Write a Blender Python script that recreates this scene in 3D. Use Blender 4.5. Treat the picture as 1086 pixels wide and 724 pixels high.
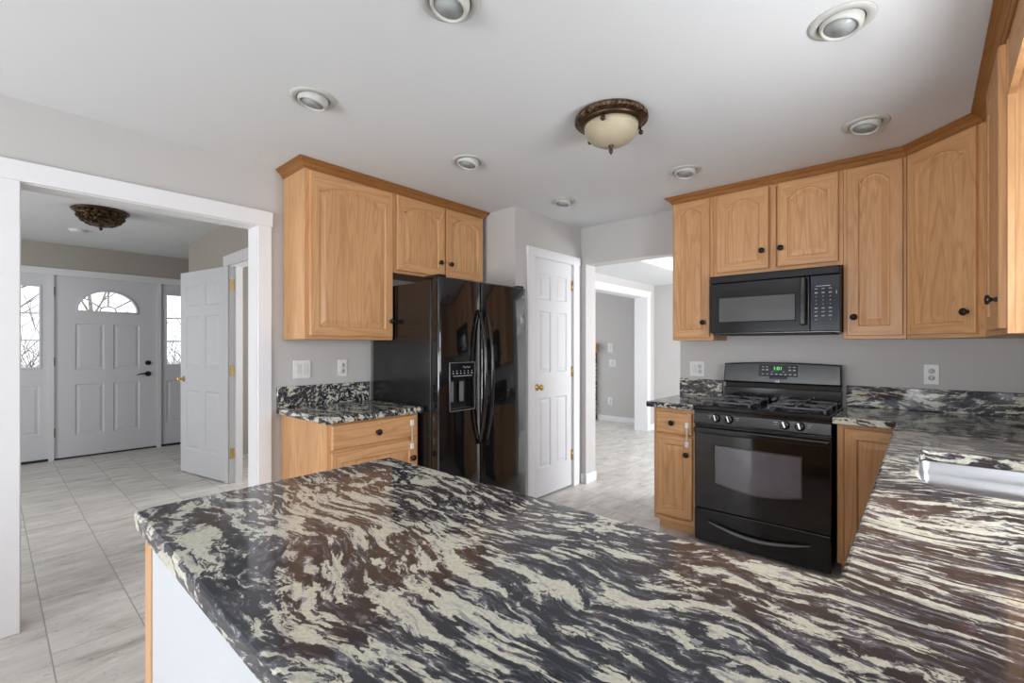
import bpy, bmesh, math, random
from math import pi, sin, cos, radians
from mathutils import Matrix, Vector

for _o in list(bpy.data.objects):
    bpy.data.objects.remove(_o)
S = bpy.context.scene
COL = S.collection

# ------------------------------------------------------------------ camera
F_PX, YAW, HORIZON, EYE = 492.3, 0.7256, 367.6, 1.305
cam = bpy.data.cameras.new('camera')
cam.sensor_fit = 'HORIZONTAL'
cam.sensor_width = 36.0
cam.lens = F_PX / 1086 * 36.0
cam.shift_y = (HORIZON - 362) / 1086
cam.clip_start = 0.03
cam_o = bpy.data.objects.new('camera', cam)
COL.objects.link(cam_o)
cam_o.location = (0, 0, EYE)
cam_o.rotation_euler = (pi / 2, 0, YAW)
S.camera = cam_o

# ------------------------------------------------------------------ light and exposure
S.view_settings.view_transform = 'Standard'
S.view_settings.look = 'None'
S.view_settings.gamma = 1
S.view_settings.use_curve_mapping = False
S.view_settings.exposure = 0.36
world = bpy.data.worlds.new('overcast_sky')
S.world = world
world.use_nodes = True
bg = world.node_tree.nodes['Background']
bg.inputs[0].default_value = (0.90, 0.95, 1.0, 1)
bg.inputs[1].default_value = 1.5


def area(name, loc, rot, sx, sy, power, col=(1, 1, 1)):
    l = bpy.data.lights.new(name, 'AREA')
    l.shape = 'RECTANGLE'
    l.size, l.size_y = sx, sy
    l.energy = power
    l.color = col
    o = bpy.data.objects.new(name, l)
    COL.objects.link(o)
    o.location = loc
    o.rotation_euler = rot
    return o


# daylight at the openings of the place; the foyer one is an added fill
TILT = radians(54)               # added upward aim to brighten the ceiling, as if bounced off ground
area('daylight_patio_door', (-1.2, -3.55, 1.02), (pi / 2 + TILT, 0, 0), 2.9, 1.5, 156, (0.96, 0.98, 1.0))
area('daylight_sink_window', (0.86, 1.60, 1.50), (0, pi / 2, 0), 0.9, 0.9, 42, (0.96, 0.98, 1.0))
area('foyer_fill_light', (-5.4, -1.98, 1.40), (pi / 2 + radians(20), 0, 0), 1.6, 1.2, 27, (0.98, 0.99, 1.0))  # added light for the foyer, through an unseen, invented side window
area('daylight_side_room', (-4.3, 3.05, 1.5), (-pi / 2, 0, 0), 1.0, 1.2, 26, (1, 0.98, 0.94))
area('daylight_dining_window', (0.80, 5.5, 1.30), (0, pi / 2 + radians(15), 0), 1.7, 1.9, 105, (0.97, 0.985, 1.0))
area('daylight_living_room', (-6.9, 5.4, 1.4), (0, -pi / 2, 0), 1.6, 2.0, 30, (0.97, 0.985, 1.0))  # area light facing into the living room; no window opening is built here

# ------------------------------------------------------------------ materials


def srgb(r, g, b):
    def f(c):
        c /= 255
        return c / 12.92 if c <= 0.04045 else ((c + 0.055) / 1.055) ** 2.4
    return (f(r), f(g), f(b), 1)


class NT:
    def __init__(self, name):
        self.m = bpy.data.materials.new(name)
        self.m.use_nodes = True
        self.t = self.m.node_tree
        self.b = self.t.nodes['Principled BSDF']
        self.out = self.t.nodes['Material Output']

    def n(self, kind, **kw):
        nd = self.t.nodes.new(kind)
        for k, v in kw.items():
            if k.startswith('i_'):
                key = k[2:]
                nd.inputs[int(key) if key.isdigit() else key.replace('_', ' ')].default_value = v
            else:
                setattr(nd, k, v)
        return nd

    def l(self, a, b):
        self.t.links.new(a, b)

    def set(self, **kw):
        for k, v in kw.items():
            self.b.inputs[k.replace('_', ' ')].default_value = v
        return self

    def mix(self, fac, a, b, blend='MIX'):
        nd = self.t.nodes.new('ShaderNodeMix')
        nd.data_type = 'RGBA'
        nd.blend_type = blend
        for sock, v in ((nd.inputs[0], fac), (nd.inputs[6], a), (nd.inputs[7], b)):
            if hasattr(v, 'is_output'):
                self.l(v, sock)
            else:
                sock.default_value = v
        return nd.outputs[2]

    def ramp(self, src, stops):
        r = self.t.nodes.new('ShaderNodeValToRGB')
        e = r.color_ramp.elements
        while len(e) < len(stops):
            e.new(0.5)
        for el, (p, c) in zip(e, stops):
            el.position = p
            el.color = c if isinstance(c, tuple) else (c, c, c, 1)
        self.l(src, r.inputs[0])
        return r.outputs[0]

    def bump(self, src, strength, dist=0.01):
        b = self.n('ShaderNodeBump', i_Strength=strength, i_Distance=dist)
        self.l(src, b.inputs['Height'])
        self.l(b.outputs[0], self.b.inputs['Normal'])


def paint(name, col, rough=0.6, spec=0.3, grain=0.0):
    k = NT(name)
    k.set(Roughness=rough, Specular_IOR_Level=spec)
    tc = k.n('ShaderNodeTexCoord')
    nz = k.n('ShaderNodeTexNoise', i_Scale=3.0, i_Detail=3.0)
    k.l(tc.outputs['Object'], nz.inputs['Vector'])
    c2 = tuple(v * 0.965 for v in col[:3]) + (1,)
    k.l(k.mix(nz.outputs[0], col, c2), k.b.inputs['Base Color'])
    if grain:
        n2 = k.n('ShaderNodeTexNoise', i_Scale=260.0, i_Detail=2.0)
        k.l(tc.outputs['Object'], n2.inputs['Vector'])
        k.bump(n2.outputs[0], grain, 0.002)
    return k.m


def oak(name, horizontal=False, base=(219, 172, 124), dark=(166, 112, 68)):
    k = NT(name)
    k.set(Roughness=0.42, Specular_IOR_Level=0.35)
    k.b.inputs['Coat Weight'].default_value = 0.12
    k.b.inputs['Coat Roughness'].default_value = 0.25
    tc = k.n('ShaderNodeTexCoord')
    oi = k.n('ShaderNodeObjectInfo')
    off = k.n('ShaderNodeVectorMath', operation='SCALE')
    cmb = k.n('ShaderNodeCombineXYZ')
    for i in range(3):
        k.l(oi.outputs['Random'], cmb.inputs[i])
    k.l(cmb.outputs[0], off.inputs[0])
    off.inputs['Scale'].default_value = 7.3
    add = k.n('ShaderNodeVectorMath', operation='ADD')
    k.l(tc.outputs['Object'], add.inputs[0])
    k.l(off.outputs[0], add.inputs[1])
    mp = k.n('ShaderNodeMapping')
    mp.inputs['Scale'].default_value = (0.35, 0.35, 4.5) if horizontal else (4.5, 4.5, 0.35)
    k.l(add.outputs[0], mp.inputs['Vector'])
    big = k.n('ShaderNodeTexNoise', i_Scale=1.5, i_Detail=2.0, i_Distortion=0.4)
    k.l(mp.outputs[0], big.inputs['Vector'])
    # cathedral rings: bands of a smooth field
    mul = k.n('ShaderNodeMath', operation='MULTIPLY')
    k.l(big.outputs[0], mul.inputs[0])
    mul.inputs[1].default_value = 13.0
    fr = k.n('ShaderNodeMath', operation='FRACT')
    k.l(mul.outputs[0], fr.inputs[0])
    ring = k.ramp(fr.outputs[0], [(0.0, 0.15), (0.25, 1.0), (0.8, 0.75), (1.0, 0.15)])
    fine = k.n('ShaderNodeTexNoise', i_Scale=26.0, i_Detail=5.0, i_Roughness=0.65)
    k.l(mp.outputs[0], fine.inputs['Vector'])
    tone = k.n('ShaderNodeTexNoise', i_Scale=1.1, i_Detail=1.0)
    k.l(mp.outputs[0], tone.inputs['Vector'])
    B, D = srgb(*base), srgb(*dark)
    mid = tuple(0.5 * (p + q) for p, q in zip(B, D))
    c1 = k.mix(k.ramp(tone.outputs[0], [(0.3, 0.0), (0.7, 1.0)]), B, tuple(0.62 * p + 0.38 * q for p, q in zip(B, D)))
    c2 = k.mix(k.ramp(ring, [(0.0, 0.62), (1.0, 0.0)]), c1, D)
    c3 = k.mix(k.ramp(fine.outputs[0], [(0.40, 0.6), (0.58, 0.0)]), c2, mid)
    k.l(c3, k.b.inputs['Base Color'])
    k.bump(fine.outputs[0], 0.08, 0.002)
    return k.m


def granite():
    k = NT('granite')
    k.set(Roughness=0.07, Specular_IOR_Level=0.5)
    tc = k.n('ShaderNodeTexCoord')
    def warp(src, scale, detail, amp):
        wn = k.n('ShaderNodeTexNoise', i_Scale=scale, i_Detail=detail, i_Roughness=0.55)
        k.l(src, wn.inputs['Vector'])
        sub = k.n('ShaderNodeVectorMath', operation='SUBTRACT')
        k.l(wn.outputs['Color'], sub.inputs[0])
        sub.inputs[1].default_value = (0.5, 0.5, 0.5)
        sc = k.n('ShaderNodeVectorMath', operation='MULTIPLY')
        k.l(sub.outputs[0], sc.inputs[0])
        sc.inputs[1].default_value = amp
        ad = k.n('ShaderNodeVectorMath', operation='ADD')
        k.l(src, ad.inputs[0])
        k.l(sc.outputs[0], ad.inputs[1])
        return ad.outputs[0]
    flow = warp(tc.outputs['Object'], 1.6, 1.0, (0.26, 0.36, 0.3))
    flow2 = warp(warp(flow, 7.0, 1.0, (0.05, 0.055, 0.05)), 34.0, 3.0, (0.030, 0.016, 0.02))
    mp = k.n('ShaderNodeMapping')
    mp.inputs['Rotation'].default_value = (0, 0, radians(-7))
    mp.inputs['Scale'].default_value = (1.35, 7.0, 7.0)
    k.l(flow2, mp.inputs['Vector'])
    v = k.n('ShaderNodeTexNoise', i_Scale=5.2, i_Detail=6.0, i_Roughness=0.62, i_Distortion=0.2)
    k.l(mp.outputs[0], v.inputs['Vector'])
    v2 = k.n('ShaderNodeTexNoise', i_Scale=10.0, i_Detail=5.0, i_Roughness=0.62, i_Distortion=0.4)
    k.l(mp.outputs[0], v2.inputs['Vector'])
    tone = k.n('ShaderNodeTexNoise', i_Scale=1.5, i_Detail=2.0)
    k.l(flow, tone.inputs['Vector'])
    grit = k.n('ShaderNodeTexNoise', i_Scale=150.0, i_Detail=3.0)
    k.l(tc.outputs['Object'], grit.inputs['Vector'])
    ad = k.n('ShaderNodeVectorMath', operation='ADD')
    k.l(flow, ad.inputs[0])
    darkc = k.ramp(tone.outputs[0], [(0.36, (0.014, 0.019, 0.028, 1)), (0.46, (0.036, 0.038, 0.046, 1)), (0.54, (0.050, 0.038, 0.036, 1)), (0.66, (0.055, 0.046, 0.050, 1))])
    darkc = k.mix(k.ramp(v2.outputs[0], [(0.48, 0.0), (0.62, 0.8)]), darkc, (0.19, 0.195, 0.23, 1))
    cream = k.mix(k.ramp(v2.outputs[0], [(0.37, 0.9), (0.47, 0.0)]), (0.66, 0.64, 0.53, 1), (0.26, 0.27, 0.30, 1))
    cream = k.mix(k.ramp(grit.outputs[0], [(0.35, 0.45), (0.6, 0.0)]), cream, (0.36, 0.35, 0.31, 1))
    dens = k.n('ShaderNodeTexNoise', i_Scale=3.2, i_Detail=2.0)
    k.l(flow2, dens.inputs['Vector'])
    dm = k.n('ShaderNodeMath', operation='MULTIPLY_ADD')
    k.l(dens.outputs[0], dm.inputs[0])
    dm.inputs[1].default_value = 0.30
    dm.inputs[2].default_value = -0.153
    vd = k.n('ShaderNodeMath', operation='ADD')
    k.l(v.outputs[0], vd.inputs[0])
    k.l(dm.outputs[0], vd.inputs[1])
    m1 = k.ramp(vd.outputs[0], [(0.527, 0.0), (0.550, 1.0)])
    m2 = k.ramp(v2.outputs[0], [(0.585, 0.0), (0.62, 0.85)])
    mm = k.n('ShaderNodeMath', operation='MAXIMUM')
    k.l(m1, mm.inputs[0])
    k.l(m2, mm.inputs[1])
    base = k.mix(mm.outputs[0], darkc, cream)
    red = k.n('ShaderNodeTexNoise', i_Scale=8.0, i_Detail=3.0)
    k.l(ad.outputs[0], red.inputs['Vector'])
    base = k.mix(k.ramp(red.outputs[0], [(0.70, 0.0), (0.76, 0.55)]), base, (0.16, 0.05, 0.06, 1))
    k.l(base, k.b.inputs['Base Color'])
    return k.m


def tiles():
    k = NT('floor_tile')
    k.set(Specular_IOR_Level=0.45)
    tc = k.n('ShaderNodeTexCoord')
    mp = k.n('ShaderNodeMapping')
    mp.inputs['Location'].default_value = (0.245, 0.135, 0)
    k.l(tc.outputs['Object'], mp.inputs['Vector'])
    br = k.n('ShaderNodeTexBrick', offset=0.5, i_Scale=1.0)
    br.inputs['Brick Width'].default_value = 0.63
    br.inputs['Row Height'].default_value = 0.31
    br.inputs['Mortar Size'].default_value = 0.003
    br.inputs['Mortar Smooth'].default_value = 0.3
    br.inputs['Color1'].default_value = (0, 0, 0, 1)
    br.inputs['Color2'].default_value = (1, 1, 1, 1)
    br.inputs['Mortar'].default_value = (0.5, 0.5, 0.5, 1)
    k.l(mp.outputs[0], br.inputs['Vector'])
    per = k.n('ShaderNodeVectorMath', operation='SCALE')
    k.l(br.outputs['Color'], per.inputs[0])
    per.inputs['Scale'].default_value = 5.0
    ad = k.n('ShaderNodeVectorMath', operation='ADD')
    k.l(tc.outputs['Object'], ad.inputs[0])
    k.l(per.outputs[0], ad.inputs[1])
    st = k.n('ShaderNodeMapping')
    st.inputs['Scale'].default_value = (9.0, 2.2, 1.0)
    st.inputs['Rotation'].default_value = (0, 0, radians(50))
    k.l(ad.outputs[0], st.inputs['Vector'])
    vein = k.n('ShaderNodeTexNoise', i_Scale=1.2, i_Detail=8.0, i_Roughness=0.68, i_Distortion=0.5)
    k.l(st.outputs[0], vein.inputs['Vector'])
    col = k.ramp(vein.outputs[0], [(0.28, srgb(158, 152, 146)), (0.43, srgb(204, 199, 193)), (0.66, srgb(232, 228, 223))])
    pits = k.n('ShaderNodeTexNoise', i_Scale=38.0, i_Detail=3.0)
    k.l(ad.outputs[0], pits.inputs['Vector'])
    col = k.mix(k.ramp(pits.outputs[0], [(0.28, 0.5), (0.36, 0.0)]), col, srgb(140, 133, 126))
    col = k.mix(k.ramp(br.outputs['Color'], [(0, 0.0), (1, 0.16)]), col, srgb(160, 153, 145))
    col = k.mix(br.outputs['Fac'], col, srgb(158, 155, 151))
    k.l(col, k.b.inputs['Base Color'])
    r = k.ramp(vein.outputs[0], [(0.3, 0.42), (0.7, 0.28)])
    k.l(r, k.b.inputs['Roughness'])
    inv = k.n('ShaderNodeMath', operation='SUBTRACT')
    inv.inputs[0].default_value = 1.0
    k.l(br.outputs['Fac'], inv.inputs[1])
    k.bump(inv.outputs[0], 0.35, 0.003)
    return k.m


def simple(name, col, rough=0.4, metal=0.0, spec=0.5, coat=0.0, noise=0.03, emit=None, es=0.0):
    k = NT(name)
    k.set(Roughness=rough, Metallic=metal, Specular_IOR_Level=spec)
    k.b.inputs['Coat Weight'].default_value = coat
    k.b.inputs['Coat Roughness'].default_value = 0.03
    tc = k.n('ShaderNodeTexCoord')
    nz = k.n('ShaderNodeTexNoise', i_Scale=9.0, i_Detail=3.0)
    k.l(tc.outputs['Object'], nz.inputs['Vector'])
    c2 = tuple(v * (1 - 4 * noise) for v in col[:3]) + (1,)
    k.l(k.mix(nz.outputs[0], col, c2), k.b.inputs['Base Color'])
    if emit:
        k.b.inputs['Emission Color'].default_value = emit
        k.b.inputs['Emission Strength'].default_value = es
    return k.m


def brushed(name):
    k = NT(name)
    k.set(Metallic=1.0, Roughness=0.34)
    tc = k.n('ShaderNodeTexCoord')
    mp = k.n('ShaderNodeMapping')
    mp.inputs['Scale'].default_value = (4, 160, 160)
    k.l(tc.outputs['Object'], mp.inputs['Vector'])
    nz = k.n('ShaderNodeTexNoise', i_Scale=4.0, i_Detail=3.0)
    k.l(mp.outputs[0], nz.inputs['Vector'])
    k.l(k.mix(nz.outputs[0], (0.60, 0.61, 0.63, 1), (0.48, 0.49, 0.51, 1)), k.b.inputs['Base Color'])
    return k.m


def bronze(name, c1, c2, scale=60):
    k = NT(name)
    k.set(Metallic=0.75, Roughness=0.42)
    tc = k.n('ShaderNodeTexCoord')
    nz = k.n('ShaderNodeTexNoise', i_Scale=scale, i_Detail=4.0, i_Distortion=0.6)
    k.l(tc.outputs['Object'], nz.inputs['Vector'])
    k.l(k.ramp(nz.outputs[0], [(0.42, c1), (0.62, c2)]), k.b.inputs['Base Color'])
    k.bump(nz.outputs[0], 0.5, 0.004)
    return k.m


def window_glass():
    k = NT('window_glass')
    k.t.nodes.remove(k.b)
    tr = k.n('ShaderNodeBsdfTransparent')
    gl = k.n('ShaderNodeBsdfGlossy', i_Roughness=0.02)
    mx = k.n('ShaderNodeMixShader')
    mx.inputs[0].default_value = 0.06
    k.l(tr.outputs[0], mx.inputs[1])
    k.l(gl.outputs[0], mx.inputs[2])
    k.l(mx.outputs[0], k.out.inputs[0])
    return k.m


def bark():
    k = NT('bark')
    k.set(Roughness=0.9)
    tc = k.n('ShaderNodeTexCoord')
    nz = k.n('ShaderNodeTexNoise', i_Scale=14.0, i_Detail=5.0)
    k.l(tc.outputs['Object'], nz.inputs['Vector'])
    k.l(k.ramp(nz.outputs[0], [(0.3, srgb(120, 112, 104)), (0.7, srgb(168, 160, 152))]), k.b.inputs['Base Color'])
    return k.m


M = {
    'wall': paint('wall_paint', srgb(196, 194, 193), 0.7, 0.2, 0.05),
    'foyer': paint('foyer_paint', srgb(178, 172, 164), 0.7, 0.2, 0.05),
    'ceil': paint('ceiling_paint', srgb(222, 224, 226), 0.8, 0.1, 0.05),
    'trim': paint('white_trim', srgb(232, 232, 235), 0.38, 0.4),
    'door': paint('white_door', srgb(222, 223, 227), 0.4, 0.4),
    'panel': paint('white_panel', srgb(198, 201, 206), 0.5, 0.3),
    'oak': oak('oak_upright'), 'oakh': oak('oak_level', True),
    'crown': oak('oak_crown', True, (166, 114, 62), (126, 80, 40)),
    'granite': granite(), 'tile': tiles(),
    'knob': simple('dark_bronze_knob', (0.018, 0.014, 0.012, 1), 0.28, 0.4),
    'brass': simple('brass', (0.72, 0.53, 0.23, 1), 0.25, 1.0),
    'black': simple('gloss_black', (0.0060, 0.0060, 0.0068, 1), 0.07, 0, 0.6, 0.3),
    'side': simple('satin_black', (0.010, 0.010, 0.011, 1), 0.20, 0, 0.6),
    'enamel': simple('black_enamel', (0.009, 0.009, 0.010, 1), 0.12, 0, 0.55),
    'iron': simple('cast_iron', (0.17, 0.17, 0.19, 1), 0.30, 0.3, 0.6),
    'pull': simple('pull_grey', (0.22, 0.23, 0.24, 1), 0.22, 0.2, 0.6),
    'mblack': simple('microwave_black', (0.009, 0.009, 0.010, 1), 0.12, 0, 0.28),
    'slot': simple('dark_recess', (0.004, 0.004, 0.004, 1), 0.6),
    'glassb': simple('oven_glass', (0.20, 0.185, 0.215, 1), 0.05, 0, 0.9, 0.0, 0.10),  # pale lavender base stands in for reflections and the oven interior
    'screen': simple('microwave_window', (0.105, 0.105, 0.108, 1), 0.10, 0, 0.4),
    'blue': simple('control_panel_black', (0.011, 0.014, 0.024, 1), 0.12, 0, 0.35),
    'legend': simple('pale_legend', (0.42, 0.45, 0.50, 1), 0.5),
    'chrome': simple('chrome', (0.75, 0.76, 0.78, 1), 0.12, 1.0),
    'grey': simple('grey_metal', (0.20, 0.21, 0.22, 1), 0.25, 0.8),
    'steel': brushed('brushed_steel'),
    'white': simple('white_plastic', (0.80, 0.80, 0.80, 1), 0.35),
    'ivory': simple('light_trim_white', (0.56, 0.56, 0.53, 1), 0.5),
    'offwhite': simple('off_white_plastic', (0.72, 0.72, 0.71, 1), 0.35),
    'lens': simple('lamp_reflector', (0.42, 0.44, 0.44, 1), 0.25),
    'bulb': simple('frosted_bulb', (0.62, 0.62, 0.62, 1), 0.3),
    'latch': simple('white_latch', (0.82, 0.80, 0.77, 1), 0.35),
    'strap': simple('clear_strap', (0.66, 0.55, 0.44, 1), 0.3),
    'bronze': bronze('aged_bronze', (0.050, 0.028, 0.016, 1), (0.20, 0.125, 0.075, 1), 45),
    'bronze_plain': simple('bronze', (0.075, 0.042, 0.024, 1), 0.35, 0.7),
    'gilt': bronze('gilded_filigree', (0.012, 0.008, 0.004, 1), (0.13, 0.075, 0.028, 1), 36),
    'alabaster': simple('alabaster_glass', srgb(186, 174, 150), 0.5, 0, 0.3, 0.0, 0.05),
    'green': simple('green_digits', (0.05, 0.3, 0.05, 1), 0.4, emit=(0.25, 1.0, 0.2, 1), es=0.9),
    'glass': window_glass(),
    'bark': bark(),
    'snow': paint('winter_ground', srgb(196, 194, 190), 0.9, 0.1),
    'sill': simple('dark_threshold', (0.018, 0.017, 0.016, 1), 0.5),
}

# ------------------------------------------------------------------ mesh helpers


class MB:
    """collects shapes for one mesh object; xf maps local points before they are stored"""

    def __init__(self, xf=None):
        self.v, self.f, self.mi, self.sm = [], [], [], []
        self.xf = xf

    def add(self, verts, faces, mi=0, smooth=False):
        n = len(self.v)
        for p in verts:
            p = Vector(p)
            self.v.append(self.xf @ p if self.xf else p)
        for i, fc in enumerate(faces):
            self.f.append([n + q for q in fc])
            self.mi.append(mi[i] if isinstance(mi, list) else mi)
            self.sm.append(smooth)

    def box(self, x0, x1, y0, y1, z0, z1, bev=0.0, mi=0, seg=1):
        x0, x1 = min(x0, x1), max(x0, x1)
        y0, y1 = min(y0, y1), max(y0, y1)
        z0, z1 = min(z0, z1), max(z0, z1)
        b = bmesh.new()
        bmesh.ops.create_cube(b, size=1)
        for q in b.verts:
            q.co = Vector(((x0 + x1) / 2 + q.co.x * (x1 - x0), (y0 + y1) / 2 + q.co.y * (y1 - y0), (z0 + z1) / 2 + q.co.z * (z1 - z0)))
        bev = min(bev, 0.45 * min(x1 - x0, y1 - y0, z1 - z0))
        if bev > 0:
            bmesh.ops.bevel(b, geom=b.edges[:], offset=bev, segments=seg, affect='EDGES', profile=0.5)
        self.bm(b, mi)
        return self

    def bm(self, b, mi=0, smooth=False):
        b.verts.index_update()
        self.add([q.co.copy() for q in b.verts], [[q.index for q in fc.verts] for fc in b.faces], mi, smooth)
        b.free()

    def lathe(self, prof, c=(0, 0, 0), axis=(0, 0, 1), n=24, mi=0, smooth=True, squash=1.0):
        """prof: list of (radius, height along axis)"""
        a = Vector(axis).normalized()
        q = a.to_track_quat('Z', 'Y').to_matrix()
        c = Vector(c)
        vs, fs = [], []
        for r, h in prof:
            for i in range(n):
                t = 2 * pi * i / n
                vs.append(c + q @ Vector((r * cos(t), r * sin(t) * squash, h)))
        for j in range(len(prof) - 1):
            for i in range(n):
                k = (i + 1) % n
                fs.append([j * n + i, j * n + k, (j + 1) * n + k, (j + 1) * n + i])
        if prof[0][0] > 1e-5:
            fs.append([i for i in range(n)][::-1])
        if prof[-1][0] > 1e-5:
            fs.append([(len(prof) - 1) * n + i for i in range(n)])
        self.add(vs, fs, mi, smooth)
        return self

    def tube(self, pts, r, n=8, mi=0, flat=1.0, caps=True):
        pts = [Vector(p) for p in pts]
        rs = r if isinstance(r, list) else [r] * len(pts)
        vs, fs = [], []
        ref = None
        for i, p in enumerate(pts):
            d = (pts[min(i + 1, len(pts) - 1)] - pts[max(i - 1, 0)]).normalized()
            if ref is None:
                ref = Vector((0, 0, 1)) if abs(d.z) < 0.9 else Vector((0, 1, 0))
            u = d.cross(ref).normalized()
            w = u.cross(d).normalized()
            ref = w
            for k in range(n):
                t = 2 * pi * k / n
                vs.append(p + u * (rs[i] * cos(t)) + w * (rs[i] * flat * sin(t)))
        for j in range(len(pts) - 1):
            for i in range(n):
                k = (i + 1) % n
                fs.append([j * n + i, j * n + k, (j + 1) * n + k, (j + 1) * n + i])
        if caps:
            fs.append(list(range(n))[::-1])
            fs.append([(len(pts) - 1) * n + i for i in range(n)])
        self.add(vs, fs, mi, True)
        return self

    def prism(self, poly, z0, z1, mi=0):
        n = len(poly)
        vs = [(x, y, z0) for x, y in poly] + [(x, y, z1) for x, y in poly]
        fs = [list(range(n))[::-1], [n + i for i in range(n)]]
        for i in range(n):
            k = (i + 1) % n
            fs.append([i, k, n + k, n + i])
        self.add(vs, fs, mi)
        return self

    def slab(self, outer, holes, z0, z1, r=0.006, mi=0):
        """plate with eased edges; outer counter-clockwise, holes clockwise, profile rings from top to bottom"""
        prof = [(r, z1), (0.3 * r, z1 - 0.3 * r), (0, z1 - r), (0, z0 + r * 0.6), (r * 0.6, z0)]
        loops_top, loops_bot = [], []
        for lp in [outer] + holes:
            rings = [[(p[0], p[1], z) for p in inset(lp, d)] for d, z in prof]
            n = len(lp)
            vs = [p for rg in rings for p in rg]
            fs = []
            for j in range(len(rings) - 1):
                for i in range(n):
                    k = (i + 1) % n
                    fs.append([j * n + i, (j + 1) * n + i, (j + 1) * n + k, j * n + k])
            self.add(vs, fs, mi)
            loops_top.append(rings[0])
            loops_bot.append(rings[-1])
        for loops, up in ((loops_top, True), (loops_bot, False)):
            b = bmesh.new()
            es = []
            for lp in loops:
                vv = [b.verts.new(p) for p in lp]
                for i in range(len(vv)):
                    es.append(b.edges.new((vv[i], vv[(i + 1) % len(vv)])))
            bmesh.ops.triangle_fill(b, use_beauty=True, use_dissolve=False, edges=es)
            bmesh.ops.recalc_face_normals(b, faces=b.faces[:])
            for fc in b.faces:
                if (fc.normal.z > 0) != up:
                    fc.normal_flip()
            self.bm(b, mi)
        return self

    def build(self, name, mats, parent=None, loc=None):
        me = bpy.data.meshes.new(name)
        o_loc = Vector(loc) if loc else Vector((0, 0, 0))
        me.from_pydata([tuple(p - o_loc) for p in self.v], [], self.f)
        if not isinstance(mats, (list, tuple)):
            mats = [mats]
        for m in mats:
            me.materials.append(m)
        for p, i, s in zip(me.polygons, self.mi, self.sm):
            p.material_index = i
            p.use_smooth = s
        b = bmesh.new()
        b.from_mesh(me)
        bmesh.ops.recalc_face_normals(b, faces=b.faces[:])
        b.to_mesh(me)
        b.free()
        me.update()
        o = bpy.data.objects.new(name, me)
        COL.objects.link(o)
        o.location = o_loc
        if parent:
            o.parent = parent
        return o


def inset(lp, d):
    """offset a loop to its left side by d (counter-clockwise loops shrink)"""
    if d == 0:
        return list(lp)
    out = []
    n = len(lp)
    for i in range(n):
        a, b, c = Vector(lp[i - 1]), Vector(lp[i]), Vector(lp[(i + 1) % n])
        e1, e2 = (b - a).normalized(), (c - b).normalized()
        n1, n2 = Vector((-e1.y, e1.x)), Vector((-e2.y, e2.x))
        m = n1 + n2
        if m.length < 1e-6:
            m = n1
        m.normalize()
        k = d / max(0.3, m.dot(n1))
        out.append((b.x + m.x * k, b.y + m.y * k))
    return out


def tag(o, label=None, cat=None, group=None, kind=None):
    for k, v in (('label', label), ('category', cat), ('group', group), ('kind', kind)):
        if v:
            o[k] = v
    return o


def thing(name, label, cat, loc=(0, 0, 0), rz=0.0, group=None):
    o = bpy.data.objects.new(name, None)
    o.empty_display_size = 0.1
    COL.objects.link(o)
    o.location = loc
    o.rotation_euler = (0, 0, rz)
    return tag(o, label, cat, group)


def struct(name, mb, m, parent=None):
    o = mb.build(name, m, parent)
    if parent is None:
        o['kind'] = 'structure'
    return o


def copy_tree(o, parent=None):
    c = o.copy()
    COL.objects.link(c)
    c.parent = parent
    for ch in list(o.children):
        copy_tree(ch, c)
    return c


def text_part(s, size, xf, name, mat, parent, depth=0.0004):
    cu = bpy.data.curves.new(name, 'FONT')
    cu.body = s
    cu.size = size
    cu.extrude = depth
    cu.align_x, cu.align_y = 'CENTER', 'CENTER'
    t = bpy.data.objects.new(name, cu)
    COL.objects.link(t)
    bpy.context.view_layer.update()
    me = bpy.data.meshes.new_from_object(t.evaluated_get(bpy.context.evaluated_depsgraph_get()))
    bpy.data.objects.remove(t)
    me.name = name
    me.transform(xf)
    me.materials.clear()
    me.materials.append(mat)
    o = bpy.data.objects.new(name, me)
    COL.objects.link(o)
    o.parent = parent
    return o


# ------------------------------------------------------------------ the room shell
CEIL = 2.44
XL, XLB = -3.10, -3.23          # left wall, its foyer side
YB, YBB = 3.78, 3.95            # range wall, its dining side
XR = 0.525                      # sink wall
XP = -2.465                     # pantry wall
YREAR = -3.3
FC = 2.49                       # foyer ceiling

struct('floor', MB().box(-7.75, 2.2, -3.5, 8.2, -0.06, 0), M['tile'])
struct('ground', MB().box(-60, 40, -45, 45, -0.5, -0.30), M['snow'])
struct('ceiling', MB().box(XL, XR + 0.15, YREAR - 0.15, YB + 0.02, CEIL, CEIL + 0.12), M['ceil'])
struct('ceiling_foyer', MB().box(-7.6, XL, -2.0, 3.2, FC, FC + 0.12), M['ceil'])
# dining ceiling: a low border around a raised tray
b = MB()
TX0, TX1, TY0, TY1 = -2.38, -0.05, 4.75, 6.25
for bx in ((-3.6, TX0, YBB, 7.5), (TX1, 0.75, YBB, 7.5), (TX0, TX1, YBB, TY0), (TX0, TX1, TY1, 7.5)):
    b.box(*bx, 2.27, 2.42)
b.box(TX0 - 0.1, TX1 + 0.1, TY0 - 0.1, TY1 + 0.1, 2.42, 2.50)
struct('ceiling_dining', b, M['ceil'])
struct('ceiling_living', MB().box(-7.2, -3.4, 3.2, 8.2, 2.6, 2.7), M['ceil'])

# left wall with the cased foyer opening (Y 0.09 .. 1.11, top 2.065)
b = MB()
b.box(XLB, XL, YREAR, 0.09, 0, 2.62)
b.box(XLB, XL, 0.09, 1.11, 2.065, 2.62)
b.box(XLB, XL, 1.11, 2.82, 0, 2.62)
struct('wall_left', b, M['wall'])
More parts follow.
